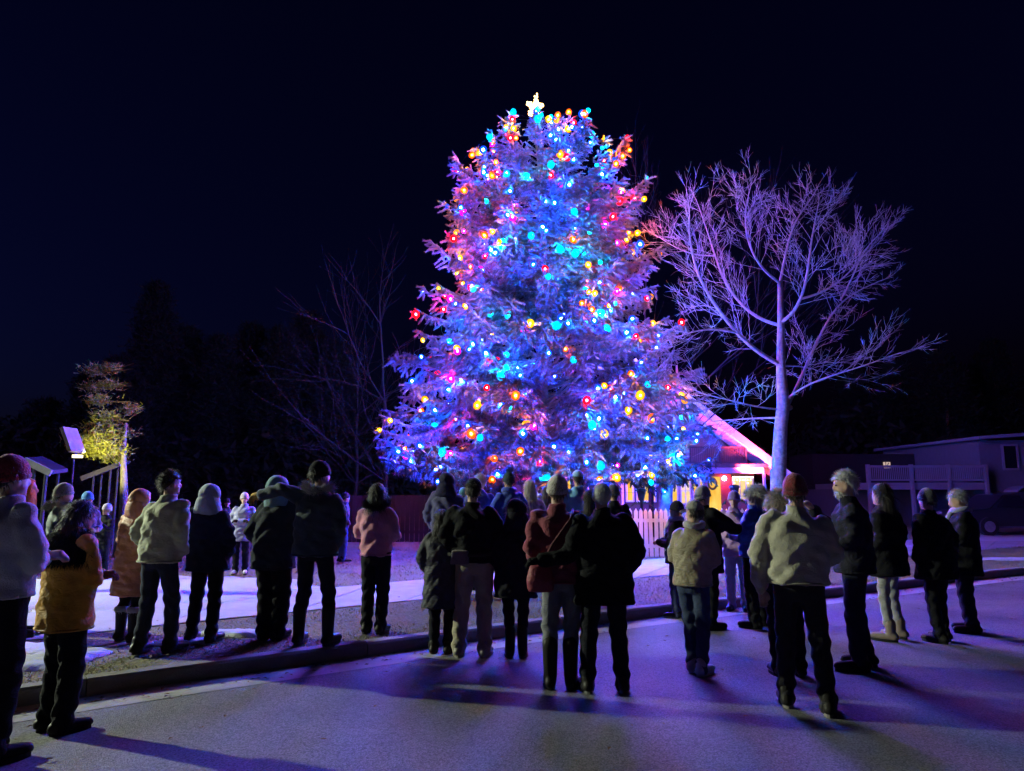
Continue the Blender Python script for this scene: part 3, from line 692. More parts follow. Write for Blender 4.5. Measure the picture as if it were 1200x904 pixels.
# upper balcony
hb('balcony_floor', 795, 872, 546.2, 549, -1.3, -.03, M_dark)
M_bal = mat('balcony_wood', (.05, .045, .05), .8, .2)
hb('balcony_rail', 795, 863, 526, 527.8, -1.28, -1.2, M_bal); hb('balcony_rail', 795, 863, 543, 544.5, -1.28, -1.2, M_bal)
for px in (800, 834, 862.5): hb('balcony_post', px-.9, px+.9, 525, 549, -1.29, -1.19, M_bal)
px = 803
while px < 862: hb('baluster', px-.3, px+.3, 527.8, 543, -1.26, -1.22, M_bal); px += 2.1
# porch posts
for px in (808.9, 882.5): hb('porch_post', px-1, px+1, 556, 640, -1.25, -1.1, M_white)
# downpipe and left trim
hb('downpipe', 727.5, 730, 552, 640, -.16, -.06, M_white)
# icicle lights over the right window
m = MB()
for i in range(16):
    x = hx(857 + i*1.55)-OX; 
    for k in range(random.randint(1, 3)): m.ball((x, -.2, hz(559.5)-LAWN-k*.11), (.018, .018, .022), 6, 4)
m.build('icicle_lights', emit('icicle', (1, .85, .6), 8), house)
# red porch lamp
rx, rz_ = hx(846.5)-OX, hz(561)-LAWN
MB().ball((rx, -.25, rz_), (.09, .09, .09), 10, 7).build('porch_lamp', emit('red_lamp', (1, .06, .12), 170), house)
MB().bar((rx, -.06, rz_+.1), (rx, -.27, rz_+.1), .04, .04).build('lamp_bracket', M_bal, house)
lt = bpy.data.lights.new('porch_lamp_light', 'SPOT'); lt.energy = 3000; lt.spot_size = R(115); lt.spot_blend = .4; lt.color = (1, .05, .12); lt.shadow_soft_size = .1
lo = bpy.data.objects.new('porch_lamp_light', lt); COL.objects.link(lo); lo.parent = house; lo.location = (rx+.35, -1.95, rz_+.1); lo.rotation_euler = Vector((.45, .55, 1)).to_track_quat('-Z', 'Y').to_euler()
# posts with lanterns and garland in front of the house
M_blk = mat('black_iron', (.015, .015, .017), .45)
for px, py0, lab in ((752, 573, 'black lantern post with garland in front of the lit house window'), (862, 569, 'black lantern post before the right porch window')):
    p = P(px, 600, 19.5); zt = P(px, py0, 19.5)[2]; t = empty('lantern_post', (p[0], 19.5, LAWN)); tag(t, lab, 'lamp post'); h = zt-LAWN
    MB().tube([[0, 0, -.1], [0, 0, h-.32]], [.05, .045], 8).build('post', M_blk, t)
    MB().loft([(0, 0, h-.32, .07, .07), (0, 0, h-.06, .13, .13)], 6).build('lantern', M_blk, t)
    MB().loft([(0, 0, h-.06, .17, .17), (0, 0, h, .12, .12), (0, 0, h+.02, .03, .03)], 6).build('cap', M_blk, t)
    g_ = MB(); rr = np.random.default_rng(int(px))
    for sx in (-1, 1):
        for k in range(60):
            u = rr.uniform(0, 1); c = np.array([sx*u*.38, 0, h-.38 - .35*u**2*.9 + .12*u]); d = rr.normal(0, 1, 3); d /= np.linalg.norm(d); sd = np.cross(d, rr.normal(0, 1, 3)); sd /= np.linalg.norm(sd)
            g_.add([c-sd*.012, c+sd*.012, c+d*.1], [[0, 1, 2]])
    g_.build('garland', mat('wreath_green', (.05, .09, .03)), t)

# ================================================================== THE GREY HOUSE, RIGHT
RY = 31.0
def rxp(px): return P(px, 560, RY)[0]
def rzp(py): return P(1100, py, RY)[2]
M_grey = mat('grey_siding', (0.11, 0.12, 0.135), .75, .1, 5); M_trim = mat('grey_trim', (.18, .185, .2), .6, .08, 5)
ROX = rxp(1150); gh = empty('house', (ROX, RY, LAWN)); tag(gh, 'dim grey two storey house with a raised deck at the right edge', 'house')
def rb_(name, px0, px1, py0, py1, y0, y1, m, parent=None):
    X0, X1, Z0, Z1 = rxp(px0)-ROX, rxp(px1)-ROX, rzp(py1)-LAWN, rzp(py0)-LAWN
    return MB().box(((X0+X1)/2, (y0+y1)/2, (Z0+Z1)/2), (X1-X0, y1-y0, Z1-Z0)).build(name, m, parent or gh)
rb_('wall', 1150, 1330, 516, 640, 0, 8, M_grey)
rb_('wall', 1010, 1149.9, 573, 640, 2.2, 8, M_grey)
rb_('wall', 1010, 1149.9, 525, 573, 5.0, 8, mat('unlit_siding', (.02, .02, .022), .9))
py = 519
while py < 636: rb_('lap_board', 1150.2, 1329, py, py+4.2, -.02, -.001, M_grey); py += 4.6
m = MB(); X0 = rxp(1143)-ROX; X1 = rxp(1335)-ROX; Z0 = rzp(516)-LAWN
m.add([[X0, -.5, Z0], [X1, -.5, Z0+.5], [X1, 8.5, Z0+.5], [X0, 8.5, Z0], [X0, -.5, Z0+.14], [X1, -.5, Z0+.64], [X1, 8.5, Z0+.64], [X0, 8.5, Z0+.14]], [[0, 3, 2, 1], [4, 5, 6, 7], [0, 1, 5, 4], [1, 2, 6, 5], [2, 3, 7, 6], [3, 0, 4, 7]]); m.build('roof', M_trim, gh)
def rwin(px0, px1, py0, py1, y, fr=2.2):
    w = rb_('window', px0, px1, py0, py1, y-.05, y-.03, M_glass)
    for a, b, c, d in ((px0-fr, px0, py0-fr, py1+fr), (px1, px1+fr, py0-fr, py1+fr), (px0, px1, py0-fr, py0), (px0, px1, py1, py1+fr)): rb_('frame', a, b, c, d, y-.09, y-.021, M_trim, w).parent = gh
M_glass = mat('dark_glass', (.01, .01, .014), .12, 0, spec=.5)
rwin(1178, 1193, 523, 549, 0); rwin(1060, 1068, 582, 594, 2.2); rwin(1215, 1235, 523, 549, 0)
rb_('deck_floor', 1012, 1149.5, 566, 574, -.4, 5, M_trim)
for px in (1012, 1062, 1105, 1148): rb_('deck_post', px-1.6, px+1.6, 545, 640, -.5, -.34, M_trim)
rb_('deck_rail', 1012, 1149, 546, 548.5, -.47, -.38, M_trim); rb_('deck_rail', 1012, 1149, 562, 564, -.46, -.39, M_trim)
px = 1015.
while px < 1147: rb_('baluster', px-.45, px+.45, 548.5, 562, -.44, -.41, M_trim); px += 2.25
m = MB(); X0, X1 = rxp(1173)-ROX, rxp(1215)-ROX; zc = rzp(578)-LAWN   # small arched canopy over the entry
a = np.linspace(0, math.pi, 9); arc = np.c_[(X0+X1)/2 + (X1-X0)/2*np.cos(a), np.zeros(9), zc + .32*np.sin(a)]
m.tube(arc + [0, -.9, 0], [.05]*9, 6); m.build('entry_canopy', M_trim, gh)
V = np.concatenate([arc + [0, -.88, 0], arc + [0, -.03, 0]]); MB().add(V, [[i, i+1, 10+i, 9+i] for i in range(8)]).build('canopy_roof', M_trim, gh)
# small lit window beyond the deck
lw = rb_('lit_window', 1106, 1115, 536, 544.5, 4.9, 4.96, emit('small_lit', (1, .72, .62), .55))
m = MB(); m.bar((rxp(1108.8)-ROX, 4.88, rzp(543)-LAWN), (rxp(1112.6)-ROX, 4.88, rzp(537)-LAWN), .07, .02); m.build('window_catch', M_blk, gh)
rb_('mullion', 1108.1, 1108.7, 536, 544.5, 4.86, 4.89, M_blk)

# parked car before it
CY = 26.0
def cxp(px): return P(px, 600, CY)[0]
car = empty('parked_car', (cxp(1185), CY, LAWN)); tag(car, 'dark parked car in front of the grey house', 'car')
M_car = mat('car_paint', (.02, .02, .025), .3, .05, 3, coat=.6); M_tyre = mat('tyre', (.015, .015, .015), .9); M_rim = mat('rim', (.4, .4, .42), .35, metal=.8)
m = MB()
side = [(-2.3, .35), (-2.28, .72), (-2.0, .86), (-1.35, .95), (-.75, 1.40), (.1, 1.50), (1.0, 1.45), (1.65, 1.02), (2.2, .95), (2.3, .6), (2.25, .3)]
V = []; 
for yy, ins in ((-.88, 0), (-.9, 0), (.9, 0), (.88, 0)):
    for x, z in side: V.append([x, yy*(1 - (.18 if z > 1.1 else 0)), z])
k = len(side); F = [[i*k+j, i*k+j+1, (i+1)*k+j+1, (i+1)*k+j] for i in range(3) for j in range(k-1)] + [list(range(k)), [3*k+j for j in range(k)][::-1]] + [[i*k+k-1, i*k, (i+1)*k, (i+1)*k+k-1] for i in range(3)]
m.add(V, F); m.build('body', M_car, car, False)
for x0_, x1_ in ((-.95, -.05), (.05, 1.15)): 
    MB().add([[x0_-.15, -.905, .98], [x1_+.1, -.905, .98], [x1_-.15, -.76, 1.38], [x0_+.25, -.76, 1.38]], [[0, 1, 2, 3]]).build('window', M_glass, car)
for x in (-1.45, 1.45):
    for yy in (-.86, .86):
        w = MB(); a = np.linspace(0, 2*math.pi, 21); w.tube([[x, yy-.1, .32], [x, yy+.1, .32]], [.32, .32], 20); wo_ = w.build('wheel', M_tyre, car)
        MB().tube([[x, yy-.115, .32], [x, yy+.115, .32]], [.19, .19], 14).build('rim', M_rim, wo_)
MB().ball((-2.22, -.62, .74), (.09, .16, .07)).build('headlight', M_rim, car); MB().ball((-2.22, .62, .74), (.09, .16, .07)).build('headlight', M_rim, car)
MB().box((.3, -.925, .86), (.2, .03, .03)).build('handle', M_rim, car)

# ================================================================== LEFT BACKGROUND
# lit pine
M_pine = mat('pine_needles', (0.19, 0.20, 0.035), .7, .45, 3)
def pine(px, Y, H, seed, label, group=None, clumps=None, m=None, nper=260, low_h=.25, wide=.2, bark=None, big=1.0):
    p = P(px, 590, Y); r = np.random.default_rng(seed); t = empty('pine_tree', (p[0], Y, LAWN-.05)); tag(t, label, 'tree', group)
    mb = MB(); hh = np.linspace(-.1, H*(.96 if m else .8), 8); mb.tube(np.c_[.05*np.sin(hh*1.7), .03*np.cos(hh), hh], np.linspace(.17*H/9 if m else .15, .03, 8), 8); mb.build('trunk', bark or M_bark, t, True)
    out = []; lim = MB()
    if clumps is None:
        clumps = []
        nz_ = int(H*7)
        for i in range(nz_):
            f = low_h + (1-low_h)*i/nz_; 
            rr = wide*H*(1-(f-low_h)/(1-low_h))**.8 + .15; a = r.uniform(0, 6.28); q = rr*r.uniform(.45, 1.05)
            clumps.append((math.cos(a)*q, math.sin(a)*q, f*H, .4 + .9*rr/(wide*H)))
    for (x, y, z, s) in clumps:
        lim.tube([[0, 0, z-.25*s], [x*.5, y*.5, z-.05], [x, y, z]], [.018, .012, .008], 4, False)
        k = nper; c = np.array([x, y, z]) + r.normal(0, 1, (k, 3))*np.array([s, s, s*.45])*.55
        d = r.normal(0, 1, (k, 3)); d[:, 2] = np.abs(d[:, 2])*.8; d /= np.linalg.norm(d, axis=1)[:, None]; sd = np.cross(d, r.normal(0, 1, (k, 3))); sd /= np.linalg.norm(sd, axis=1)[:, None]
        l = r.uniform(.1, .2, (k, 1))*big; out.append(np.stack([c - sd*.014*big, c + sd*.014*big, c + d*l], 1))
    lim.build('limbs', M_bark, t); V = np.concatenate(out).reshape(-1, 3); link('crown', new_mesh('crown', V, np.arange(len(V)).reshape(-1, 3), m or M_pine, False), t)
    return t
PY_ = 16.8
def pc(px, py, dy, s): 
    q = P(px, py, PY_+dy); b = P(143, 590, PY_); return (q[0]-b[0], dy, q[2]-LAWN, s)
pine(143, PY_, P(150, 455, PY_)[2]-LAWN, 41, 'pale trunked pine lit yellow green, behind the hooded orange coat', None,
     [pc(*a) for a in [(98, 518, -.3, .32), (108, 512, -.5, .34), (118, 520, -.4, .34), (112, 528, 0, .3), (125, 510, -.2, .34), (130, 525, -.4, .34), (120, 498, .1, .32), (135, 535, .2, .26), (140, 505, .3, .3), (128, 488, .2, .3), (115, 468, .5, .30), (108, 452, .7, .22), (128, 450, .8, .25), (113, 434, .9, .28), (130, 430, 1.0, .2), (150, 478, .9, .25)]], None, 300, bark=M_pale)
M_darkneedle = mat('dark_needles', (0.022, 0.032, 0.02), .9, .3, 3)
woods = [(165, 46, 333, .16), (130, 42, 420, .2), (205, 48, 385, .22), (243, 46, 395, .22), (285, 50, 382, .22), (322, 47, 385, .22), (352, 50, 368, .2), (390, 46, 405, .2), (95, 44, 440, .22), (40, 46, 470, .24), (1060, 52, 425, .25), (1120, 50, 415, .25), (1180, 54, 400, .25), (1010, 55, 440, .25)]
wl_ = ['tallest dark conifer against the sky at left', 'dark conifer just left of the tallest one', 'dark conifer just right of the tallest one', 'dark conifer above the pale jacket man', 'dark conifer above the front facing woman', 'dark conifer above the hooded couple', 'pointed dark conifer left of the bare trees', 'low dark conifer nearest the spruce at left', 'low dark conifer above the lit pine', 'low dark conifer at the left edge', 'dark conifer behind the deck', 'dark conifer behind the small lit window', 'dark conifer behind the grey house wall', 'low dark conifer right of the bare tree']
for i, (px, Y, top, wd) in enumerate(woods):
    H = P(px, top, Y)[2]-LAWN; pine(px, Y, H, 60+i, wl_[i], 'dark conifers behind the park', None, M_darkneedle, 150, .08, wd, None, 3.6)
# thicket of dark undergrowth behind the park, closing the view
mb = MB(); r = np.random.default_rng(77)
k = 26000; X = r.uniform(-42, 46, k); Y = 47 + r.uniform(-4, 5, k); Z = r.uniform(0, 1, k)**1.2*(5.0 + 1.6*np.sin(X*.35) + np.sin(X*.9+1)); c = np.c_[X, Y, Z]
d = r.normal(0, 1, (k, 3)); d /= np.linalg.norm(d, axis=1)[:, None]; sd = np.cross(d, r.normal(0, 1, (k, 3))); sd /= np.linalg.norm(sd, axis=1)[:, None]
V = np.stack([c - sd*.16, c + sd*.16, c + d*.7], 1).reshape(-1, 3)
tag(link('thicket', new_mesh('thicket', V, np.arange(len(V)).reshape(-1, 3), M_darkneedle, False)), 'dark thicket of undergrowth behind the park', 'thicket', kind='stuff')

# tilted panel on a pole
p = P(87, 530, 15.0); tp = empty('panel_sign', (p[0], 15, LAWN)); tag(tp, 'tilted pale panel on a thin dark pole left of the pine', 'sign')
h = p[2]-LAWN
MB().tube([[0, 0, -.1], [0, 0, h+.05]], [.03, .025], 8).build('pole', M_blk, tp)
q = P(80, 503, 15)-P(90, 531, 15); MB().bar((.06, 0, h), (.06+q[0]*1.0, 0, h+q[2]), .5, .07).build('panel', mat('pale_panel', (.3, .3, .27), .6), tp)
MB().bar((.06, -.02, h-.04), (.0, 0, h-.04), .06, .05).build('bracket', M_blk, tp)
MB().box((.09, -.02, h-.09), (.16, .12, .06)).build('lamp', emit('panel_lamp', (1, .9, .5), 3), tp)
lt = bpy.data.lights.new('panel_lamp_light', 'SPOT'); lt.energy = 520; lt.color = (1, .88, .30); lt.spot_size = R(70); lt.spot_blend = .6; lt.shadow_soft_size = .06
lo = bpy.data.objects.new('panel_lamp_light', lt); COL.objects.link(lo); lo.parent = tp; lo.location = (.2, -.02, h-.12); lo.rotation_euler = Vector((-.25, 1.7, .30)).to_track_quat('-Z', 'Y').to_euler()
# two open shelters
M_tarp = mat('blue_tarp', (.02, .022, .04), .55, .1, 4)
for (pa, pb, Y, lab) in (((96, 562), (141, 545), 18.5, 'small shelter with a sloping blue lit roof beside the pine'), ((30, 541), (61, 556), 13.0, 'shelter with a sloping blue lit roof behind the orange hood')):
    a, b = P(*pa, Y), P(*pb, Y); c = (a+b)/2; t = empty('shelter', (c[0], Y, LAWN)); tag(t, lab, 'shelter')
    a = a - [c[0], Y, LAWN]; b = b - [c[0], Y, LAWN]
    V = [a, b, b + [0, .45, .05], a + [0, .45, .05]]; V = V + [v + np.array([0, 0, .07]) for v in V]
    MB().add(V, [[0, 3, 2, 1], [4, 5, 6, 7], [0, 1, 5, 4], [1, 2, 6, 5], [2, 3, 7, 6], [3, 0, 4, 7]]).build('roof', M_tarp, t)
    MB().bar(a + [0, -.03, .02], b + [0, -.03, .02], .05, .12).build('fascia', mat('shelter_trim', (.2, .2, .24), .7), t)
    for e, yy in ((.28, .05), (.72, .05), (.28, .4), (.72, .4)):
        q = a + (b-a)*e; MB().tube([[q[0], yy, -.1], [q[0], yy, q[2]+.1*yy]], [.03, .03], 8).build('post', mat('shelter_post', (.06, .06, .07), .7), t)
# street lamp beside the road, left of the view: its light throws the long shadows
LPX, LPY, LPZ = -15.5, 10.5, 5.7
lp = empty('street_lamp', (LPX-1.3, LPY+.4, LAWN)); tag(lp, 'street lamp with a warm lantern left of the crowd', 'street lamp')
MB().tube([[0, 0, -.2], [0, 0, LPZ]], [.09, .06], 10).build('pole', M_blk, lp)
MB().tube([[0, 0, LPZ-.2], [.5, -.15, LPZ+.25], [1.1, -.35, LPZ+.25]], [.04, .035, .03], 8).build('arm', M_blk, lp)
MB().loft([(1.3, -.4, LPZ+.1, .3, .15), (1.3, -.4, LPZ+.3, .2, .1)], 12).build('lamp_head', M_blk, lp)
MB().ball((1.3, -.4, LPZ+.06), (.22, .1, .06)).build('lens', emit('sodium', (1.0, .82, .45), 60), lp)
lt = bpy.data.lights.new('street_lamp_light', 'SPOT'); lt.energy = 12500; lt.color = (.9, 1.0, .72); lt.shadow_soft_size = .12; lt.spot_size = R(106); lt.spot_blend = .25
lo = bpy.data.objects.new('street_lamp_light', lt); COL.objects.link(lo); lo.parent = lp; lo.location = (1.3, -.4, LPZ-.1)
lo.rotation_euler = Vector((13.0, -9.0, -5.0)).to_track_quat('-Z', 'Y').to_euler()

# ================================================================== PEOPLE
SKIN = mat('skin', (.48, .30, .22), .55, .08, 30, .1, 200); M_eye = mat('eye', (.03, .02, .02), .2)
POSE = {  # elbow, wrist for the right side (x mirrored for the left)
 'down': ((.265, -.03, 1.12), (.275, .05, .88)), 'pocket': ((.262, -.07, 1.14), (.195, .10, .97)), 'front': ((.245, .02, 1.12), (.09, .25, 1.13)),
 'phone': ((.27, .10, 1.17), (.08, .30, 1.40)), 'up': ((.29, .12, 1.25), (.13, .30, 1.52)), 'fold': ((.245, .05, 1.12), (-.04, .22, 1.15)), 'reach': ((.25, .22, 1.22), (.2, .48, 1.22))}
def shell(c, rad, axis, tmax, thick=.012, n=22, m=9, wob=0.0, seed=0, tmin=0.0):
    ax = np.array(axis, float); ax /= np.linalg.norm(ax); u = np.cross(ax, [1., 0, 0.02]); u /= np.linalg.norm(u); v = np.cross(ax, u)
    r = np.random.default_rng(seed); ph = r.uniform(0, 6.28, 3); outs = []
    for k in (0, thick):
        V = []
        for i in range(m+1):
            t = R(tmax)*i/m + 1e-3
            for j in range(n):
                a = 2*math.pi*j/n; d = ax*math.cos(t) + (u*math.cos(a) + v*math.sin(a))*math.sin(t)
                V.append(np.array(c) + d*(np.array(rad)-k)*(1 + wob*math.sin(3*a+ph[0])*math.sin(t*3+ph[1])))
        outs.append(V)
    V = np.array(outs[0] + outs[1]); o = n*(m+1)
    F = []
    for i in range(m):
        for j in range(n):
            q = [i*n+j, i*n+(j+1) % n, (i+1)*n+(j+1) % n, (i+1)*n+j]; F.append(q); F.append([x+o for x in q[::-1]])
    F += [[m*n+j, m*n+(j+1) % n, o+m*n+(j+1) % n, o+m*n+j] for j in range(n)]
    return V, F
def strands(V, Nn, count, length, width, r, droop=.6, lift=.5):
    i = r.integers(0, len(V), count); p = V[i] + r.normal(0, .004, (count, 3)); d = Nn[i]*lift + r.normal(0, .35, (count, 3)); d[:, 2] -= droop; d /= np.linalg.norm(d, axis=1)[:, None]
    sd = np.cross(d, Nn[i] + r.normal(0, .2, (count, 3))); sd /= np.linalg.norm(sd, axis=1)[:, None] + 1e-9; l = length*r.uniform(.5, 1.2, (count, 1))
    mid = p + d*l*.55; end = mid + (d*.6 + np.array([0, 0, -.5]))*l*.5
    T = np.stack([p - sd*width, p + sd*width, end], 1).reshape(-1, 3)
    return T
HAIR = {'dark': (.025, .018, .014), 'brown': (.07, .045, .03), 'grey': (.38, .38, .4), 'blond': (.5, .42, .3), 'white': (.6, .58, .55)}
people = []
def person(label, px, foot=None, top=None, Y=None, lawn=False, th=0, jacket=(.02, .02, .03), jk='plain', hem=.86, bulk=.0, trousers=(.015, .017, .025), tk='denim', slim=1.0,
           head='beanie', hcol=(.03, .03, .04), hair='dark', arms=('pocket', 'pocket'), larm=None, rarm=None, look=(0, 0), w=1.0, boots=.13, bcol=(.02, .018, .016), sole=(.02, .02, .02),
           furtrim=None, hooddown=False, bag=None, scarf=None, spread=.10, stride=0.0, quilt=0.0, face=False, beard=None, lean=0.0, pom=False, fine=False, backpack=None, glovecol=None, collar=True, cuff=None, glasses=False, phone=False, body_w=1.0, shawl=None):
    zg = LAWN + .015 if lawn else 0.0
    if Y is None: loc = G(px, foot, zg)
    else: loc = P(px, 600, Y)
    loc[2] = zg
    H = P(px, top, loc[1])[2] - zg
    extra = {'beanie': .03, 'hood': .05, 'cap': .02, 'hair': .012, 'bald': 0, 'longhair': .015, 'fluffy': .03, 'band': .015}[head] + (.05 if pom else 0)
    k = H/(1.75+extra)
    r = np.random.default_rng(int(px*7+top))
    vx = .013 if (fine or face) else .02
    yaw, pit = R(look[0]), R(look[1]); Hm = np.array((Matrix.Rotation(-yaw, 3, 'Z') @ Matrix.Rotation(pit, 3, 'X'))); hp = np.array([0, .0, 1.53])
    ln = math.tan(R(lean + r.uniform(-2.5, 2.5))); sway = r.uniform(-.035, .035); tilt = r.uniform(-.13, .13)
    def tw(V):   # body lean (about the hips)
        V = np.array(V, float); 
        f = np.clip((V[..., 2]-.9)/.9, 0, 1.2); V[..., 1] += f*ln
        z_ = V[..., 2].copy(); V[..., 2] += tilt*V[..., 0]*np.clip((z_-1.1)/.25, 0, 1)*np.clip((1.62-z_)/.12, 0, 1)
        V[..., 0] += sway*np.exp(-((z_-.95)/.38)**2) - sway*.5*np.exp(-((z_-1.5)/.3)**2); return V
    def hd(V): return tw((np.asarray(V)-hp) @ Hm.T + hp)
    # ---- joints
    J = {}
    for sx, nm, cus in ((-1, 'L', larm), (1, 'R', rarm)):
        pose = arms[0 if sx < 0 else 1]
        e, wr = POSE[pose]
        e, wr = np.array([e[0]*sx*w, e[1], e[2]]), np.array([wr[0]*sx, wr[1], wr[2]])
        if cus: e, wr = np.array(cus[0], float), np.array(cus[1], float)
        J[nm] = (np.array([.158*sx*w, -.01, 1.395]), e, wr)
    fo = {-1: np.array([-spread, stride*.5, 0]), 1: np.array([spread, -stride*.5, 0])}
    legs = {}
    for sx in (-1, 1):
        a = fo[sx]; legs[sx] = [np.array([.09*sx, 0, .92]), np.array([.5*(.09*sx+a[0]) + .005*sx, a[1]*.5 + .03, .50]), np.array([a[0], a[1]-.02, .09])]
    # ---- body: one continuous figure
    b = MB()
    hb_ = MB(); hb_.ball((0, -.008, 1.652), (.076, .096, .098), 18, 12); hb_.ball((0, .022, 1.585), (.058, .072, .072), 14, 10)
    hb_.ball((0, .098, 1.612), (.014, .022, .026), 8, 6); hb_.ball((0, .078, 1.66), (.052, .018, .014), 10, 6); hb_.ball((0, .088, 1.562), (.022, .011, .009), 8, 6); hb_.ball((0, .082, 1.53), (.022, .018, .018), 8, 6)
    for sx in (-1, 1): hb_.ball((.076*sx, -.004, 1.618), (.010, .022, .032), 8, 6)
    b.add(hd(hb_.verts()), hb_.F)
    bb = MB(); bb.limb([(0, -.01, 1.42), (0, -.005, 1.5), (0, .0, 1.57)], [.06, .055, .055])
    bb.loft([(0, 0, .84, .13, .1), (0, 0, .95, .155*w, .11), (0, 0, 1.08, .135*w, .1), (0, -.005, 1.22, .15*w, .105), (0, -.01, 1.34, .16*w, .105), (0, -.01, 1.42, .12*w, .08), (0, -.01, 1.46, .06, .06)])
    for nm in 'LR':
        s, e, q = J[nm]; bb.limb([s, e, q], [.052, .042, .03])
    for sx in (-1, 1): bb.limb(legs[sx], [.075, .055, .04])
    b.add(tw(bb.verts()), bb.F)
    # hands with fingers, closed loosely
    hm = MB(); vis = {}
    for nm in 'LR':
        s, e, q = J[nm]; d = q-e; d /= np.linalg.norm(d); sx = -1 if nm == 'L' else 1
        side = np.cross(d, [0, 0, 1.] if abs(d[2]) < .8 else [0, 1., 0]); side /= np.linalg.norm(side); nr = np.cross(side, d)
        t = MB(); pc_ = q + d*.055; t.limb([q, q + d*.05, q + d*.095], [.028, .034, .032], 8, 2)
        for fi in range(4):
            o_ = (fi-1.5)*.019; l = [.062, .074, .069, .054][fi]; b0 = q + d*.085 + side*o_
            t.tube([b0, b0 + d*l*.5 - nr*.006, b0 + d*l*.8 - nr*.03, b0 + d*l*.75 - nr*.055], [.0105, .010, .009, .0075], 7)
        t0 = q + d*.03 - side*.03*sx; t.tube([t0, t0 + d*.03 - side*.02*sx - nr*.01, t0 + d*.065 - side*.018*sx - nr*.03], [.012, .011, .008], 7)
        vis[nm] = t
        if glovecol is None and arms[0 if sx < 0 else 1] != 'pocket': b.add(tw(t.verts()), t.F)
    me = remesh(b, vx, 2 if (fine or face) else 1); me.name = 'person'; me.materials.append(SKIN)
    o = link('person', me); o.location = loc; o.rotation_euler = (0, 0, -R(th)); o.scale = (k*body_w, k*body_w, k); tag(o, label, 'person', 'people watching the lit tree'); people.append(o)
    def part(name, mb_or_me, m, parent=None, smooth=True):
        me = mb_or_me
        if isinstance(me, MB): me = new_mesh(name, me.verts(), me.F, m, smooth)
        else: me.name = name; me.materials.clear(); me.materials.append(m)
        return link(name, me, parent or o)
    # ---- trousers
    t = MB(); t.loft([(0, 0, .80, .12, .10), (0, 0, .86, .165*w, .125), (0, 0, .96, .17*w, .125), (0, 0, 1.04, .15*w, .115)])
    for sx in (-1, 1):
        L3 = legs[sx]; end = L3[2] + np.array([0, 0, -.04]) if boots < .2 else L3[2] + np.array([0, 0, boots-.12])
        t.limb([L3[0], L3[1], end], [.098*slim, .078*slim, .066*slim])
    me = remesh(t, .017, 2); V, Nn = vget(me), nget(me)
    wr = .006*np.sin(V[:, 2]*46 + 3*np.sin(V[:, 0]*21 + r.uniform(0, 6)) + V[:, 1]*14) * (np.exp(-((V[:, 2]-.5)/.12)**2) + np.exp(-((V[:, 2]-.14)/.1)**2)*1.5 + .3)
    vset(me, tw(V + Nn*wr[:, None])); part('trousers', me, cloth(trousers, tk))
    # ---- shoes or boots
    for sx in (-1, 1):
        a = fo[sx]; s = MB(); y0 = a[1]-.02; ty = R(8)*sx; dx = math.sin(ty); 
        s.limb([(a[0], y0-.055, .052), (a[0]+dx*.08, y0+.06, .052), (a[0]+dx*.2, y0+.185, .042)], [.05, .05, .042], 10)
        s.limb([(a[0], y0-.01, .05), (a[0], y0-.01, boots)], [.055, .058 if boots < .2 else .066*slim+.006], 10)
        V = s.verts(); V[:, 2] = np.maximum(V[:, 2], .022)
        s2 = MB(); s2.add(V, s.F); sm = remesh(s2, .014, 2); V = vget(sm); V[:, 2] = np.maximum(V[:, 2], .018); vset(sm, V)
        sh = part('boot' if boots > .2 else 'shoe', sm, cloth(bcol, 'leather'))
        q = MB(); aa = np.arange(16)*2*math.pi/16; pr = []
        for z in (0, .028): pr += [[a[0] + math.cos(u)*.05 + dx*(.09 + .14*math.sin(u)), y0+.065 + math.sin(u)*.148, z] for u in aa]
        q.add(pr, [[j, (j+1) % 16, 16+(j+1) % 16, 16+j] for j in range(16)] + [list(range(16))[::-1], list(range(16, 32))]); part('sole', q, cloth(sole, 'leather'), sh, False)
        if cuff: 
            c = MB(); c.add(*shell((a[0], y0-.01, boots), (.085, .085, .05), (0, 0, 1), 150, .02)); V = c.verts(); Nn = V - np.array([a[0], y0-.01, boots]); Nn /= np.linalg.norm(Nn, axis=1)[:, None]
            T = strands(V, Nn, 500, .03, .003, r); c.add(T, np.arange(len(T)).reshape(-1, 3).tolist()); part('fur_cuff', c, cloth(cuff, 'fleece'), sh)
    # ---- jacket
    j = MB(); bk = bulk; hr = .172*w + bk + max(0, (.9-hem))*.10; hy = .13 + bk + max(0, (.9-hem))*.06
    rings = [(0, 0, hem, hr, hy)]
    if hem < .8: rings.append((0, 0, .9, .178*w+bk, .135+bk))
    rings += [(0, 0, max(1.08, hem+.1), .168*w+bk, .125+bk), (0, -.005, 1.24, .178*w+bk, .13+bk), (0, -.012, 1.36, .17*w+bk*.8, .125+bk*.7), (0, -.012, 1.43, .125*w+bk*.5, .095+bk*.3), (0, -.008, 1.475, .082, .08)]
    rings.append((0, -.004, 1.525 if collar else 1.49, .072, .076)); j.loft(rings, 20)
    for nm in 'LR':
        s, e, q = J[nm]; d = (q-e)/np.linalg.norm(q-e)
        j.limb([s, s + (e-s)*.5 + [.012*np.sign(s[0]), 0, 0], e, q - d*.0], [.066+bk*.45, .062+bk*.45, .055+bk*.4, .044+bk*.3], 12)
    if hooddown: j.ball((0, -.11, 1.47), (.125, .07, .075)); j.ball((0, -.135, 1.40), (.085, .05, .085))
    if scarf: pass
    me = remesh(j, .016, 2); V, Nn = vget(me), nget(me)
    amp = .006 if jk in ('fleece', 'knit', 'plain') else .004
    ph = r.uniform(0, 6.28, 8)
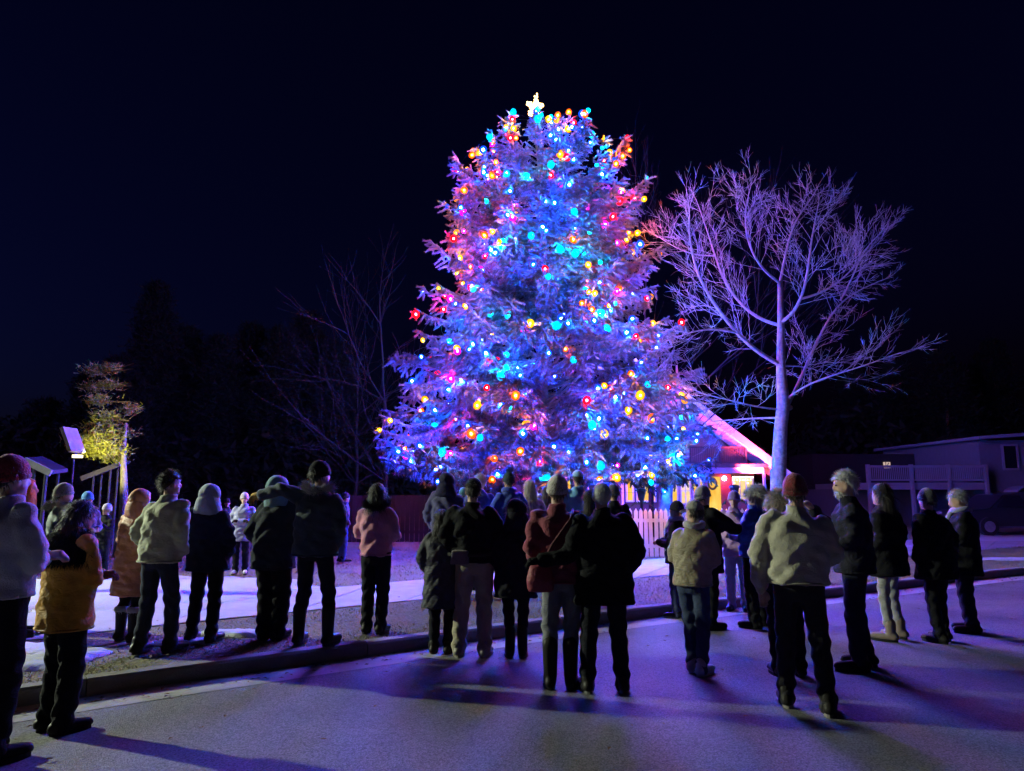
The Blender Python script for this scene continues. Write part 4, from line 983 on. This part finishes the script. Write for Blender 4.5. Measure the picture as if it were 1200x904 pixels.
    wr = amp*(np.sin(V[:, 2]*31 + 4*np.sin(V[:, 0]*9+ph[0]) + V[:, 1]*12 + ph[1]) + .8*np.sin(V[:, 0]*37 + 3*np.sin(V[:, 2]*13+ph[2]) + ph[3]) + .6*np.sin(V[:, 2]*63 + V[:, 0]*22 + ph[4]))
    for nm in 'LR':
        e = J[nm][1]; dd = np.linalg.norm(V-e, axis=1); wr += .006*np.exp(-(dd/.1)**2)*np.sin(V[:, 2]*95+ph[5])
    sw = np.sin(V[:, 2]*24 + V[:, 0]*30*np.sign(V[:, 0]) + 2.5*np.sin(V[:, 1]*17+ph[6]) + ph[7]); wr += amp*1.5*(np.abs(sw)**.6 - .6)*np.clip((1.45-V[:, 2])/.3, .2, 1)
    if quilt: 
        wr += quilt*(np.abs(np.sin(V[:, 2]*math.pi/.085 + .5*np.sin(V[:, 0]*12)))**.5 - .6)
    vset(me, tw(V + Nn*wr[:, None])); jo = part('jacket', me, cloth(jacket, jk))
    q = MB(); a = np.linspace(0, 2*math.pi, 33); q.tube(np.c_[(hr-.006)*np.sign(np.cos(a))*np.abs(np.cos(a))**.85, (hy-.006)*np.sign(np.sin(a))*np.abs(np.sin(a))**.85, hem + .012 + 0*a], [.011]*33, 6); hmb = MB(); hmb.add(tw(q.verts()), q.F); part('hem', hmb, cloth(tuple(c*.8 for c in jacket), jk), jo)
    if shawl:
        q = MB(); q.loft([(0, -.01, 1.27, .215*w+bk, .15+bk), (0, -.015, 1.36, .21*w+bk, .15+bk), (0, -.02, 1.45, .15, .13), (0, -.01, 1.54, .095, .10)]); q.ball((0, -.13, 1.43), (.12, .07, .09)); me = remesh(q, .016, 2); V, Nn = vget(me), nget(me)
        T = strands(V, Nn, 5000, .05, .003, r, .5, .6); q = MB(); q.add(np.concatenate([V, T]), [list(p_.vertices) for p_ in me.polygons] + (np.arange(len(T)).reshape(-1, 3)+len(V)).tolist()); part('shawl', q, cloth(shawl, 'fleece'), jo)
    if glovecol is not None or True:
        for nm in 'LR':
            i = 0 if nm == 'L' else 1
            if glovecol is not None and (arms[i] != 'pocket' or (larm if nm == 'L' else rarm)):
                gl = MB(); gl.add(tw(vis[nm].verts()), vis[nm].F); part('glove', gl, cloth(glovecol, 'plain'))
    if scarf is not None:
        s = MB(); a = np.linspace(0, 2*math.pi, 20); s.tube(np.c_[.085*np.cos(a), .09*np.sin(a)-.005, 1.505 + .012*np.sin(2*a)], [.038]*20, 10); s.limb([(.03, .1, 1.49), (.05, .16, 1.36), (.05, .17, 1.2)], [.035, .04, .03])
        sme = remesh(s, .016, 1); vset(sme, tw(vget(sme))); part('scarf', sme, cloth(scarf, 'knit'))
    # ---- head wear and hair
    hm_ = mat('hair_'+hair, HAIR[hair], .5, .3, 30, .4, 120, sheen=.2)
    def headpart(name, V, F, m, par=None): q = MB(); q.add(hd(V), F); return part(name, q, m, par)
    def hairy(c, rad, axis, tmax, cnt, length, width=.003, droop=.5, lift=.4, seed=1):
        V, F = shell(c, rad, axis, tmax, .012, 20, 8, .02, seed); Nn = V - np.array(c); Nn /= np.linalg.norm(Nn, axis=1)[:, None]
        T = strands(V[:len(V)//2], Nn[:len(V)//2], cnt, length, width, r, droop, lift); q = len(V)
        return np.concatenate([V, T]), F + (np.arange(len(T)).reshape(-1, 3)+q).tolist()
    if head in ('beanie', 'cap', 'hair', 'band'):
        V, F = hairy((0, -.018, 1.648), (.084, .098, .106), (0, -.75, .65), 92, 900, .045, .0025, .7, .35); headpart('hair', V, F, hm_)
    if head == 'hair':
        V, F = hairy((0, -.010, 1.665), (.086, .104, .098), (0, -.25, 1), 84, 1500, .05, .0025, .2, .5); headpart('hair', V, F, hm_)
    if head == 'longhair':
        V, F = hairy((0, -.012, 1.66), (.09, .106, .105), (0, -.55, .85), 100, 1500, .09, .003, .8, .3); headpart('hair', V, F, hm_)
        q = MB(); q.loft([(0, -.075, 1.40, .10, .04), (0, -.075, 1.5, .098, .055), (0, -.055, 1.6, .09, .07), (0, -.03, 1.7, .06, .05)], 16); V = q.verts(); Nn = V - np.array([0, -.05, 1.55]); Nn[:, 2] *= .2; Nn /= np.linalg.norm(Nn, axis=1)[:, None]+1e-9
        T = strands(V, Nn, 1500, .16, .003, r, 1.2, .25); headpart('long_hair', np.concatenate([V, T]), q.F + (np.arange(len(T)).reshape(-1, 3)+len(V)).tolist(), hm_)
    if head == 'fluffy':
        V, F = hairy((0, -.015, 1.645), (.115, .125, .125), (0, -.5, .85), 108, 4200, .09, .003, .45, .8); headpart('hair', V, F, hm_)
    if head == 'bald':
        V, F = hairy((0, -.02, 1.64), (.082, .096, .10), (0, -.85, .3), 80, 900, .02, .002, .5, .4); headpart('hair', V, F, hm_)
    if head == 'beanie':
        V, F = shell((0, -.010, 1.664), (.092, .112, .120), (0, -.22, 1), 97, .014, 26, 9, .01, 3); a = np.arctan2(V[:, 1], V[:, 0]); V = V + (V-[0, 0, 1.67])*(.012*np.sin(a*26))[:, None]
        ho = headpart('beanie', V, F, cloth(hcol, 'knit'))
        a = np.linspace(0, 2*math.pi, 25); q = MB(); q.tube(np.c_[.088*np.cos(a), -.008 + .105*np.sin(a), 1.640 + .022*np.sin(a)], [.021]*25, 8, flat=.5); headpart('beanie_cuff', q.verts(), q.F, cloth(hcol, 'knit'), ho)
        if pom:
            q = MB(); q.ball((0, -.03, 1.805), (.035, .035, .035)); V = q.verts(); Nn = V-[0, -.03, 1.805]; Nn /= np.linalg.norm(Nn, axis=1)[:, None]; T = strands(V, Nn, 700, .03, .002, r, 0, 1.); headpart('pompom', np.concatenate([V, T]), q.F + (np.arange(len(T)).reshape(-1, 3)+len(V)).tolist(), cloth(hcol, 'fleece'), ho)
    if head == 'band':
        a = np.linspace(0, 2*math.pi, 25); q = MB(); q.tube(np.c_[.09*np.cos(a), -.008+.108*np.sin(a), 1.65 + 0*a], [.03]*25, 8, flat=.45); headpart('headband', q.verts(), q.F, cloth(hcol, 'knit'))
    if head == 'cap':
        V, F = shell((0, -.008, 1.668), (.09, .110, .105), (0, -.12, 1), 86, .008, 24, 8); ho = headpart('cap', V, F, cloth(hcol, 'plain'))
        q = MB(); a = np.linspace(-1.15, 1.15, 11); top_ = [[.085*math.sin(u), .075 + .11*math.cos(u), 1.668 - .03*math.cos(u)] for u in a]; bas = [[.085*math.sin(u), .06 + .03*math.cos(u), 1.672] for u in a]
        V = top_ + bas + [[x, y, z-.008] for x, y, z in top_+bas]; F = [[i, i+1, 12+i, 11+i] for i in range(10)] + [[22+i, 33+i, 34+i, 23+i] for i in range(10)] + [[i, 22+i, 23+i, i+1] for i in range(10)]
        headpart('visor', V, F, cloth(hcol, 'plain'), ho)
    if head == 'hood':
        V, F = shell((0, -.02, 1.635), (.118, .132, .132), (0, -1, .12), 128, .018, 26, 12, .035, 4)
        nk = V[:, 2] < 1.55; V[nk, 2] -= (1.55-V[nk, 2])*.7; q = MB(); q.add(V, F); q.loft([(0, -.02, 1.41, .175, .115), (0, -.03, 1.46, .158, .125), (0, -.035, 1.52, .137, .13), (0, -.035, 1.58, .12, .125), (0, -.03, 1.63, .10, .11)], 20); ho = headpart('hood', q.verts(), q.F, cloth(hcol, jk))
        if furtrim:
            n_ = 26; rim = V[12*n_:13*n_]; ii = r.integers(0, n_, 2400); p_ = rim[ii] + r.normal(0, .012, (2400, 3)); d = p_ - np.array([0, -.04, 1.635]); d /= np.linalg.norm(d, axis=1)[:, None]; d += r.normal(0, .45, (2400, 3)); d /= np.linalg.norm(d, axis=1)[:, None]
            sd = np.cross(d, r.normal(0, 1, (2400, 3))); sd /= np.linalg.norm(sd, axis=1)[:, None]; T = np.stack([p_-sd*.002, p_+sd*.002, p_+d*r.uniform(.03, .065, (2400, 1))], 1).reshape(-1, 3); headpart('fur_trim', T, np.arange(len(T)).reshape(-1, 3).tolist(), cloth(furtrim, 'fleece'), ho)
    elif furtrim:
        a = r.uniform(0, 2*math.pi, 3000); p_ = np.c_[.115*np.cos(a), -.05 + .115*np.sin(a), 1.50 + .02*np.cos(a*2)] + r.normal(0, .018, (3000, 3)); d = p_ - np.array([0, -.04, 1.47]); d /= np.linalg.norm(d, axis=1)[:, None]; d += r.normal(0, .4, (3000, 3)); d /= np.linalg.norm(d, axis=1)[:, None]
        sd = np.cross(d, r.normal(0, 1, (3000, 3))); sd /= np.linalg.norm(sd, axis=1)[:, None]; T = np.stack([p_-sd*.002, p_+sd*.002, p_+d*r.uniform(.03, .07, (3000, 1))], 1).reshape(-1, 3); q = MB(); q.add(tw(T), np.arange(len(T)).reshape(-1, 3).tolist()); part('fur_collar', q, cloth(furtrim, 'fleece'), jo)
    if face:
        for sx in (-1, 1): q = MB(); q.ball((.03*sx, .083, 1.637), (.013, .008, .007), 8, 6); headpart('eye', q.verts(), q.F, M_eye)
        q = MB(); q.ball((0, .1, 1.562), (.02, .004, .006), 8, 6); headpart('lips', q.verts(), q.F, mat('lips', (.35, .14, .12), .5))
    if beard:
        V, F = hairy((0, .022, 1.575), (.064, .078, .072), (0, .55, -1), 75, 1200, .025, .002, .5, .5); headpart('beard', V, F, mat('hair_'+beard, HAIR[beard], .5, .3, 30))
    if bag == 'waist':
        q = MB(); q.box((-.10, -.17, .98), (.19, .08, .14), None, .9); bg_ = part('waist_bag', remesh(q, .016, 3), cloth((.16, .13, .14), 'plain')); q = MB(); a = np.linspace(0, 2*math.pi, 25); q.tube(np.c_[(.188*w+bk)*np.cos(a), (.145+bk)*np.sin(a), 1.0+0*a], [.02]*25, 6, flat=.4); part('strap', q, cloth((.03, .03, .03)), bg_)
    if bag == 'side':
        q = MB(); q.loft([(-.16, -.15, .80, .11, .06), (-.16, -.16, .9, .12, .07), (-.16, -.15, 1.02, .09, .05)]); bg_ = part('shoulder_bag', remesh(q, .016, 3), cloth((.22, .03, .05), 'shell')); q = MB(); q.tube([(-.16, -.17, 1.0), (-.05, -.185-bk, 1.2), (.1, -.15-bk, 1.40), (.12, -.02, 1.475)], [.012]*4, 6); part('strap', q, cloth((.1, .02, .03)), bg_)
    if backpack:
        q = MB(); q.loft([(0, -.22, .98, .13, .08), (0, -.235, 1.12, .15, .10), (0, -.22, 1.32, .14, .09), (0, -.18, 1.42, .09, .05)]); part('backpack', remesh(q, .018, 3), cloth(backpack, 'shell'))
    if phone:
        q = MB(); c = (J['R'][2]+J['L'][2])/2 + np.array([0, .07, .08]); q.box(c, (.075, .009, .15), (R(-15), 0, 0)); part('phone', q, M_blk, None, False)
    return o

K_ = (.012, .012, .016); NV = (.018, .022, .045)
person('person in pale grey fleece and red beanie at the left edge', -20, 893, 533, th=28, jacket=(.55, .55, .56), jk='fleece', hem=.93, bulk=.03, trousers=K_, head='beanie', hcol=(.35, .03, .04), arms=('fold', 'fold'), w=1.08, fine=True, slim=1.15, furtrim=None)
person('person in mustard yellow jacket with black fur collar near the kerb', 66, 857, 586, th=30, shawl=(.012, .012, .012), jacket=(.62, .30, .02), jk='shell', hem=.76, bulk=.045, trousers=K_, tk='plain', head='longhair', hair='dark', arms=('fold', 'fold'), scarf=None, fine=True, slim=1.2, glovecol=(.3, .1, .12), look=(10, -12))
person('person in bright orange hood behind the mustard jacket', 33, None, 556, 7.6, True, th=65, jacket=(.04, .04, .05), head='hood', hcol=(.62, .16, .02), hair='brown')
person('person in mottled grey beanie with pale scarf, left of the blue cap', 70, None, 566, 7.9, True, th=50, jacket=(.25, .3, .3), head='beanie', hcol=(.22, .22, .2), furtrim=(.2, .2, .2), arms=('phone', 'pocket'))
person('person in bright blue cap holding something pink to the chest', 101, None, 576, 10.5, True, th=120, jacket=(.12, .10, .16), head='beanie', hcol=(.05, .25, .62), arms=('front', 'front'), scarf=(.4, .12, .16), face=True)
person('young person in black with pale striped beanie left of the orange coat', 125, None, 590, 12.0, True, th=200, jacket=K_, head='beanie', hcol=(.5, .46, .6), arms=('phone', 'front'), face=True, glovecol=(.02, .02, .02), phone=True)
person('person in long quilted orange brown hooded coat and fur cuffed boots', 150, 751, 569, lawn=True, th=22, jacket=(.50, .20, .10), jk='shell', hem=.52, bulk=.035, head='hood', hcol=(.50, .20, .10), quilt=.012, boots=.36, cuff=(.4, .38, .35), trousers=K_, arms=('front', 'front'), look=(12, 0))
person('man in pale olive jacket with dark curly hair', 182, 765, 552, lawn=True, th=16, jacket=(.46, .48, .36), jk='plain', hem=.86, bulk=.03, trousers=(.03, .035, .06), head='hair', hair='dark', arms=('pocket', 'pocket'), w=1.06, fine=True, look=(25, 0), stride=-.12, spread=.13)
person('person in dark navy coat and pale blue hood beside the olive jacket', 236, 752, 563, lawn=True, th=8, jacket=(.015, .018, .035), hem=.78, bulk=.05, head='hood', hcol=(.28, .33, .4), trousers=K_, w=1.05, spread=.12)
person('woman facing the street in lilac puffer coat and striped beanie', 281, 673, 577, lawn=True, th=168, jacket=(.34, .34, .56), jk='shell', hem=.72, bulk=.035, quilt=.01, head='beanie', hcol=(.6, .55, .62), arms=('fold', 'fold'), trousers=K_, bcol=(.5, .48, .45), face=True, glovecol=(.02, .02, .02))
person('hooded person in black coat with teal hood, held by the tall man', 318, 748, 553, lawn=True, th=14, jacket=(.03, .035, .04), hem=.74, bulk=.05, head='hood', hcol=(.14, .26, .28), trousers=K_, tk='plain', slim=1.35, look=(18, 8), spread=.08, w=1.05)
person('tall man in dark beanie with his arm round the hooded person', 368, 755, 540, lawn=True, th=10, jacket=(.04, .06, .075), hem=.84, bulk=.04, head='beanie', hcol=(.02, .02, .025), furtrim=(.24, .22, .24), larm=((-.36, -.10, 1.46), (-.60, -.06, 1.38)), boots=.34, trousers=(.02, .02, .03), slim=.95, spread=.15, w=1.05, fine=True, glovecol=(.5, .32, .06), arms=('down', 'pocket'), look=(30, 0))
person('person in blue jeans half hidden behind the tall man', 403, None, 577, 15.5, True, th=60, jacket=(.03, .04, .09), trousers=(.06, .10, .25), head='beanie', hcol=(.02, .03, .06), sole=(.5, .5, .5))
person('woman in rose pink jacket with long dark hair', 438, 742, 566, lawn=True, th=10, jacket=(.62, .22, .30), jk='fleece', hem=.90, bulk=.02, head='longhair', hair='dark', trousers=K_, tk='plain', arms=('front', 'front'), furtrim=(.03, .025, .025), look=(-4, 0), spread=.085, slim=1.05, fine=True)
person('child in long dark grey coat beside the man in khaki trousers', 517, 766, 597, th=8, jacket=(.05, .05, .06), jk='shell', hem=.56, bulk=.05, head='longhair', hair='dark', trousers=K_, scarf=(.22, .22, .24), spread=.09)
person('man in black jacket and khaki trousers with waist bag', 553, 769, 560, th=6, jacket=(.012, .012, .014), hem=.92, bulk=.05, head='cap', hcol=(.02, .02, .02), trousers=(.30, .26, .18), tk='plain', slim=1.12, bag='waist', arms=('pocket', 'pocket'), w=1.14, fine=True, bcol=(.22, .2, .17), sole=(.2, .19, .17), spread=.13, look=(-12, 0))
person('woman in black coat with pale fur trimmed hood and leggings', 605, 770, 581, th=0, jacket=(.014, .014, .02), hem=.66, bulk=.055, head='hood', hcol=(.014, .014, .02), furtrim=(.42, .38, .42), trousers=K_, tk='plain', slim=.88, boots=.3, spread=.07, fine=True)
person('person in grey coat behind and between the bobble hat and the pale beanie', 640, None, 570, 13.0, True, th=-8, jacket=(.12, .11, .14), head='longhair', hair='brown', arms=('up', 'front'), phone=True)
person('person in teal beanie peeping between the navy hood and the cap', 543, None, 571, 12.6, True, th=10, jacket=(.05, .12, .14), head='beanie', hcol=(.05, .2, .22))
person('person in pale trousers just behind the lilac puffer coat', 266, None, 584, 16.5, True, th=150, jacket=(.05, .05, .07), trousers=(.35, .34, .4), head='beanie', hcol=(.04, .04, .05), face=True)
person('person in dark navy hood in front of the left spruce boughs', 524, None, 551, 10.2, True, th=12, jacket=(.05, .05, .12), head='hood', hcol=(.025, .025, .05), hooddown=False, bulk=.05)
person('grey haired person in blue jacket behind the cap', 562, None, 556, 11.2, True, th=-12, jacket=(.06, .08, .28), head='hair', hair='grey', bulk=.02)
person('person in bobble hat and bright blue jacket', 596, None, 549, 11.0, True, th=-20, jacket=(.03, .06, .34), head='beanie', hcol=(.03, .05, .06), pom=True, bulk=.03, scarf=(.03, .06, .34))
person('blond woman in pinkish jacket right of the bobble hat', 621, None, 562, 11.6, True, th=-15, jacket=(.30, .14, .18), head='longhair', hair='blond')
person('person in pale blue cap and light blue jacket behind the white beanie', 677, None, 551, 11.4, True, th=-10, jacket=(.15, .38, .62), head='cap', hcol=(.22, .42, .65), bulk=.03)
person('dark haired person peering out between the couple', 690, None, 574, 9.6, True, th=-15, jacket=(.02, .02, .03), head='longhair', hair='dark')
person('person in maroon jacket and pale knit beanie, held round the waist', 657, 806, 556, th=4, jacket=(.20, .035, .06), jk='plain', hem=.86, bulk=.03, head='beanie', hcol=(.52, .47, .45), hair='brown', trousers=(.17, .17, .19), tk='denim', slim=.98, boots=.36, bag='side', arms=('pocket', 'front'), fine=True, spread=.085, glovecol=(.4, .38, .36))
person('close cropped man in black coat with arm round the maroon jacket', 709, 810, 565, th=-2, jacket=(.011, .011, .014), hem=.72, bulk=.05, head='bald', hair='grey', trousers=(.015, .016, .022), larm=((-.31, -.19, 1.13), (-.55, -.20, 1.10)), arms=('down', 'pocket'), w=1.14, fine=True, spread=.15, glovecol=(.012, .012, .012), sole=(.14, .14, .14))
person('person in striped beanie hidden behind the close cropped man', 719, None, 567, 9.8, True, th=-10, jacket=(.015, .015, .02), head='beanie', hcol=(.05, .05, .09))
person('short person in black with white scarf left of the tan jacket', 795, 724, 587, th=-62, jacket=(.016, .016, .022), hem=.82, bulk=.04, head='beanie', hcol=(.02, .02, .03), scarf=(.5, .5, .52), trousers=(.05, .06, .12), sole=(.4, .4, .4), arms=('front', 'front'))
person('person in tan jacket, grey cap and white sneakers', 818, 789, 586, th=38, jacket=(.24, .20, .13), jk='shell', hem=.88, bulk=.03, head='cap', hcol=(.28, .27, .25), trousers=(.03, .045, .09), slim=.98, bcol=(.62, .62, .6), sole=(.75, .75, .72), backpack=None, fine=True, look=(-70, 0), arms=('front', 'front'), scarf=(.4, .38, .36), spread=.07, stride=.1)
person('tall person in black with pale crown beanie and dark goggles band', 829, 737, 569, th=62, jacket=(.011, .011, .014), hem=.70, bulk=.05, head='beanie', hcol=(.34, .33, .36), trousers=K_, arms=('reach', 'reach'), glovecol=(.01, .01, .01), w=1.05)
person('woman in lavender coat and purple beanie facing the street', 866, 716, 575, th=205, jacket=(.42, .26, .52), hem=.8, bulk=.02, head='beanie', hcol=(.22, .14, .42), trousers=(.34, .42, .62), arms=('phone', 'pocket'), face=True, hair='brown')
person('person with fluffy white hair in bright blue puffer jacket', 889, 735, 569, th=-48, jacket=(.03, .09, .48), jk='shell', hem=.88, bulk=.04, quilt=.012, head='fluffy', hair='white', trousers=K_, slim=1.15, arms=('front', 'pocket'), spread=.13)
person('man in beige fleece and red cap seen from behind', 946, 832, 555, th=16, jacket=(.46, .43, .33), jk='fleece', hem=.93, bulk=.035, head='beanie', hcol=(.22, .02, .03), hair='brown', trousers=(.035, .033, .04), tk='denim', slim=1.0, arms=('down', 'front'), w=1.14, fine=True, spread=.14, stride=.16, sole=(.22, .2, .18), look=(12, 0))
person('blond person mostly hidden in front of the beige fleece', 925, 792, 574, th=5, jacket=(.02, .02, .025), hem=.8, head='fluffy', hair='blond', trousers=K_)
person('grey haired bearded man in dark jacket turned to the left', 1010, 784, 552, th=-74, jacket=(.022, .022, .03), hem=.84, bulk=.04, head='hair', hair='white', beard='white', trousers=(.02, .022, .035), slim=1.08, face=True, fine=True, arms=('front', 'phone'), spread=.12, stride=.1, look=(0, -6))
person('person in black coat and pale grey leggings', 1047, 750, 566, th=-40, jacket=(.011, .011, .014), hem=.72, bulk=.055, head='longhair', hair='dark', trousers=(.30, .30, .30), tk='plain', slim=.84, boots=.2, bcol=(.22, .17, .13), spread=.13, w=1.05)
person('man in black coat and beanie, second from the right', 1103, 752, 572, th=-24, jacket=(.010, .010, .013), hem=.72, bulk=.055, head='beanie', hcol=(.05, .05, .07), trousers=K_, spread=.10, stride=-.1, w=1.06)
person('rightmost person in black coat with head bowed', 1138, 741, 574, th=-62, jacket=(.010, .010, .013), hem=.70, bulk=.05, head='hair', hair='grey', trousers=K_, slim=1.15, look=(0, -18), arms=('front', 'front'), scarf=(.25, .25, .4), spread=.1)
bpy.data.scenes.remove(_tmp)
for o in people: print('PERSON %.2f m  at %.1f %.1f  %s' % (o.scale.z*1.78, o.location.x, o.location.y, o['label'][:50]))
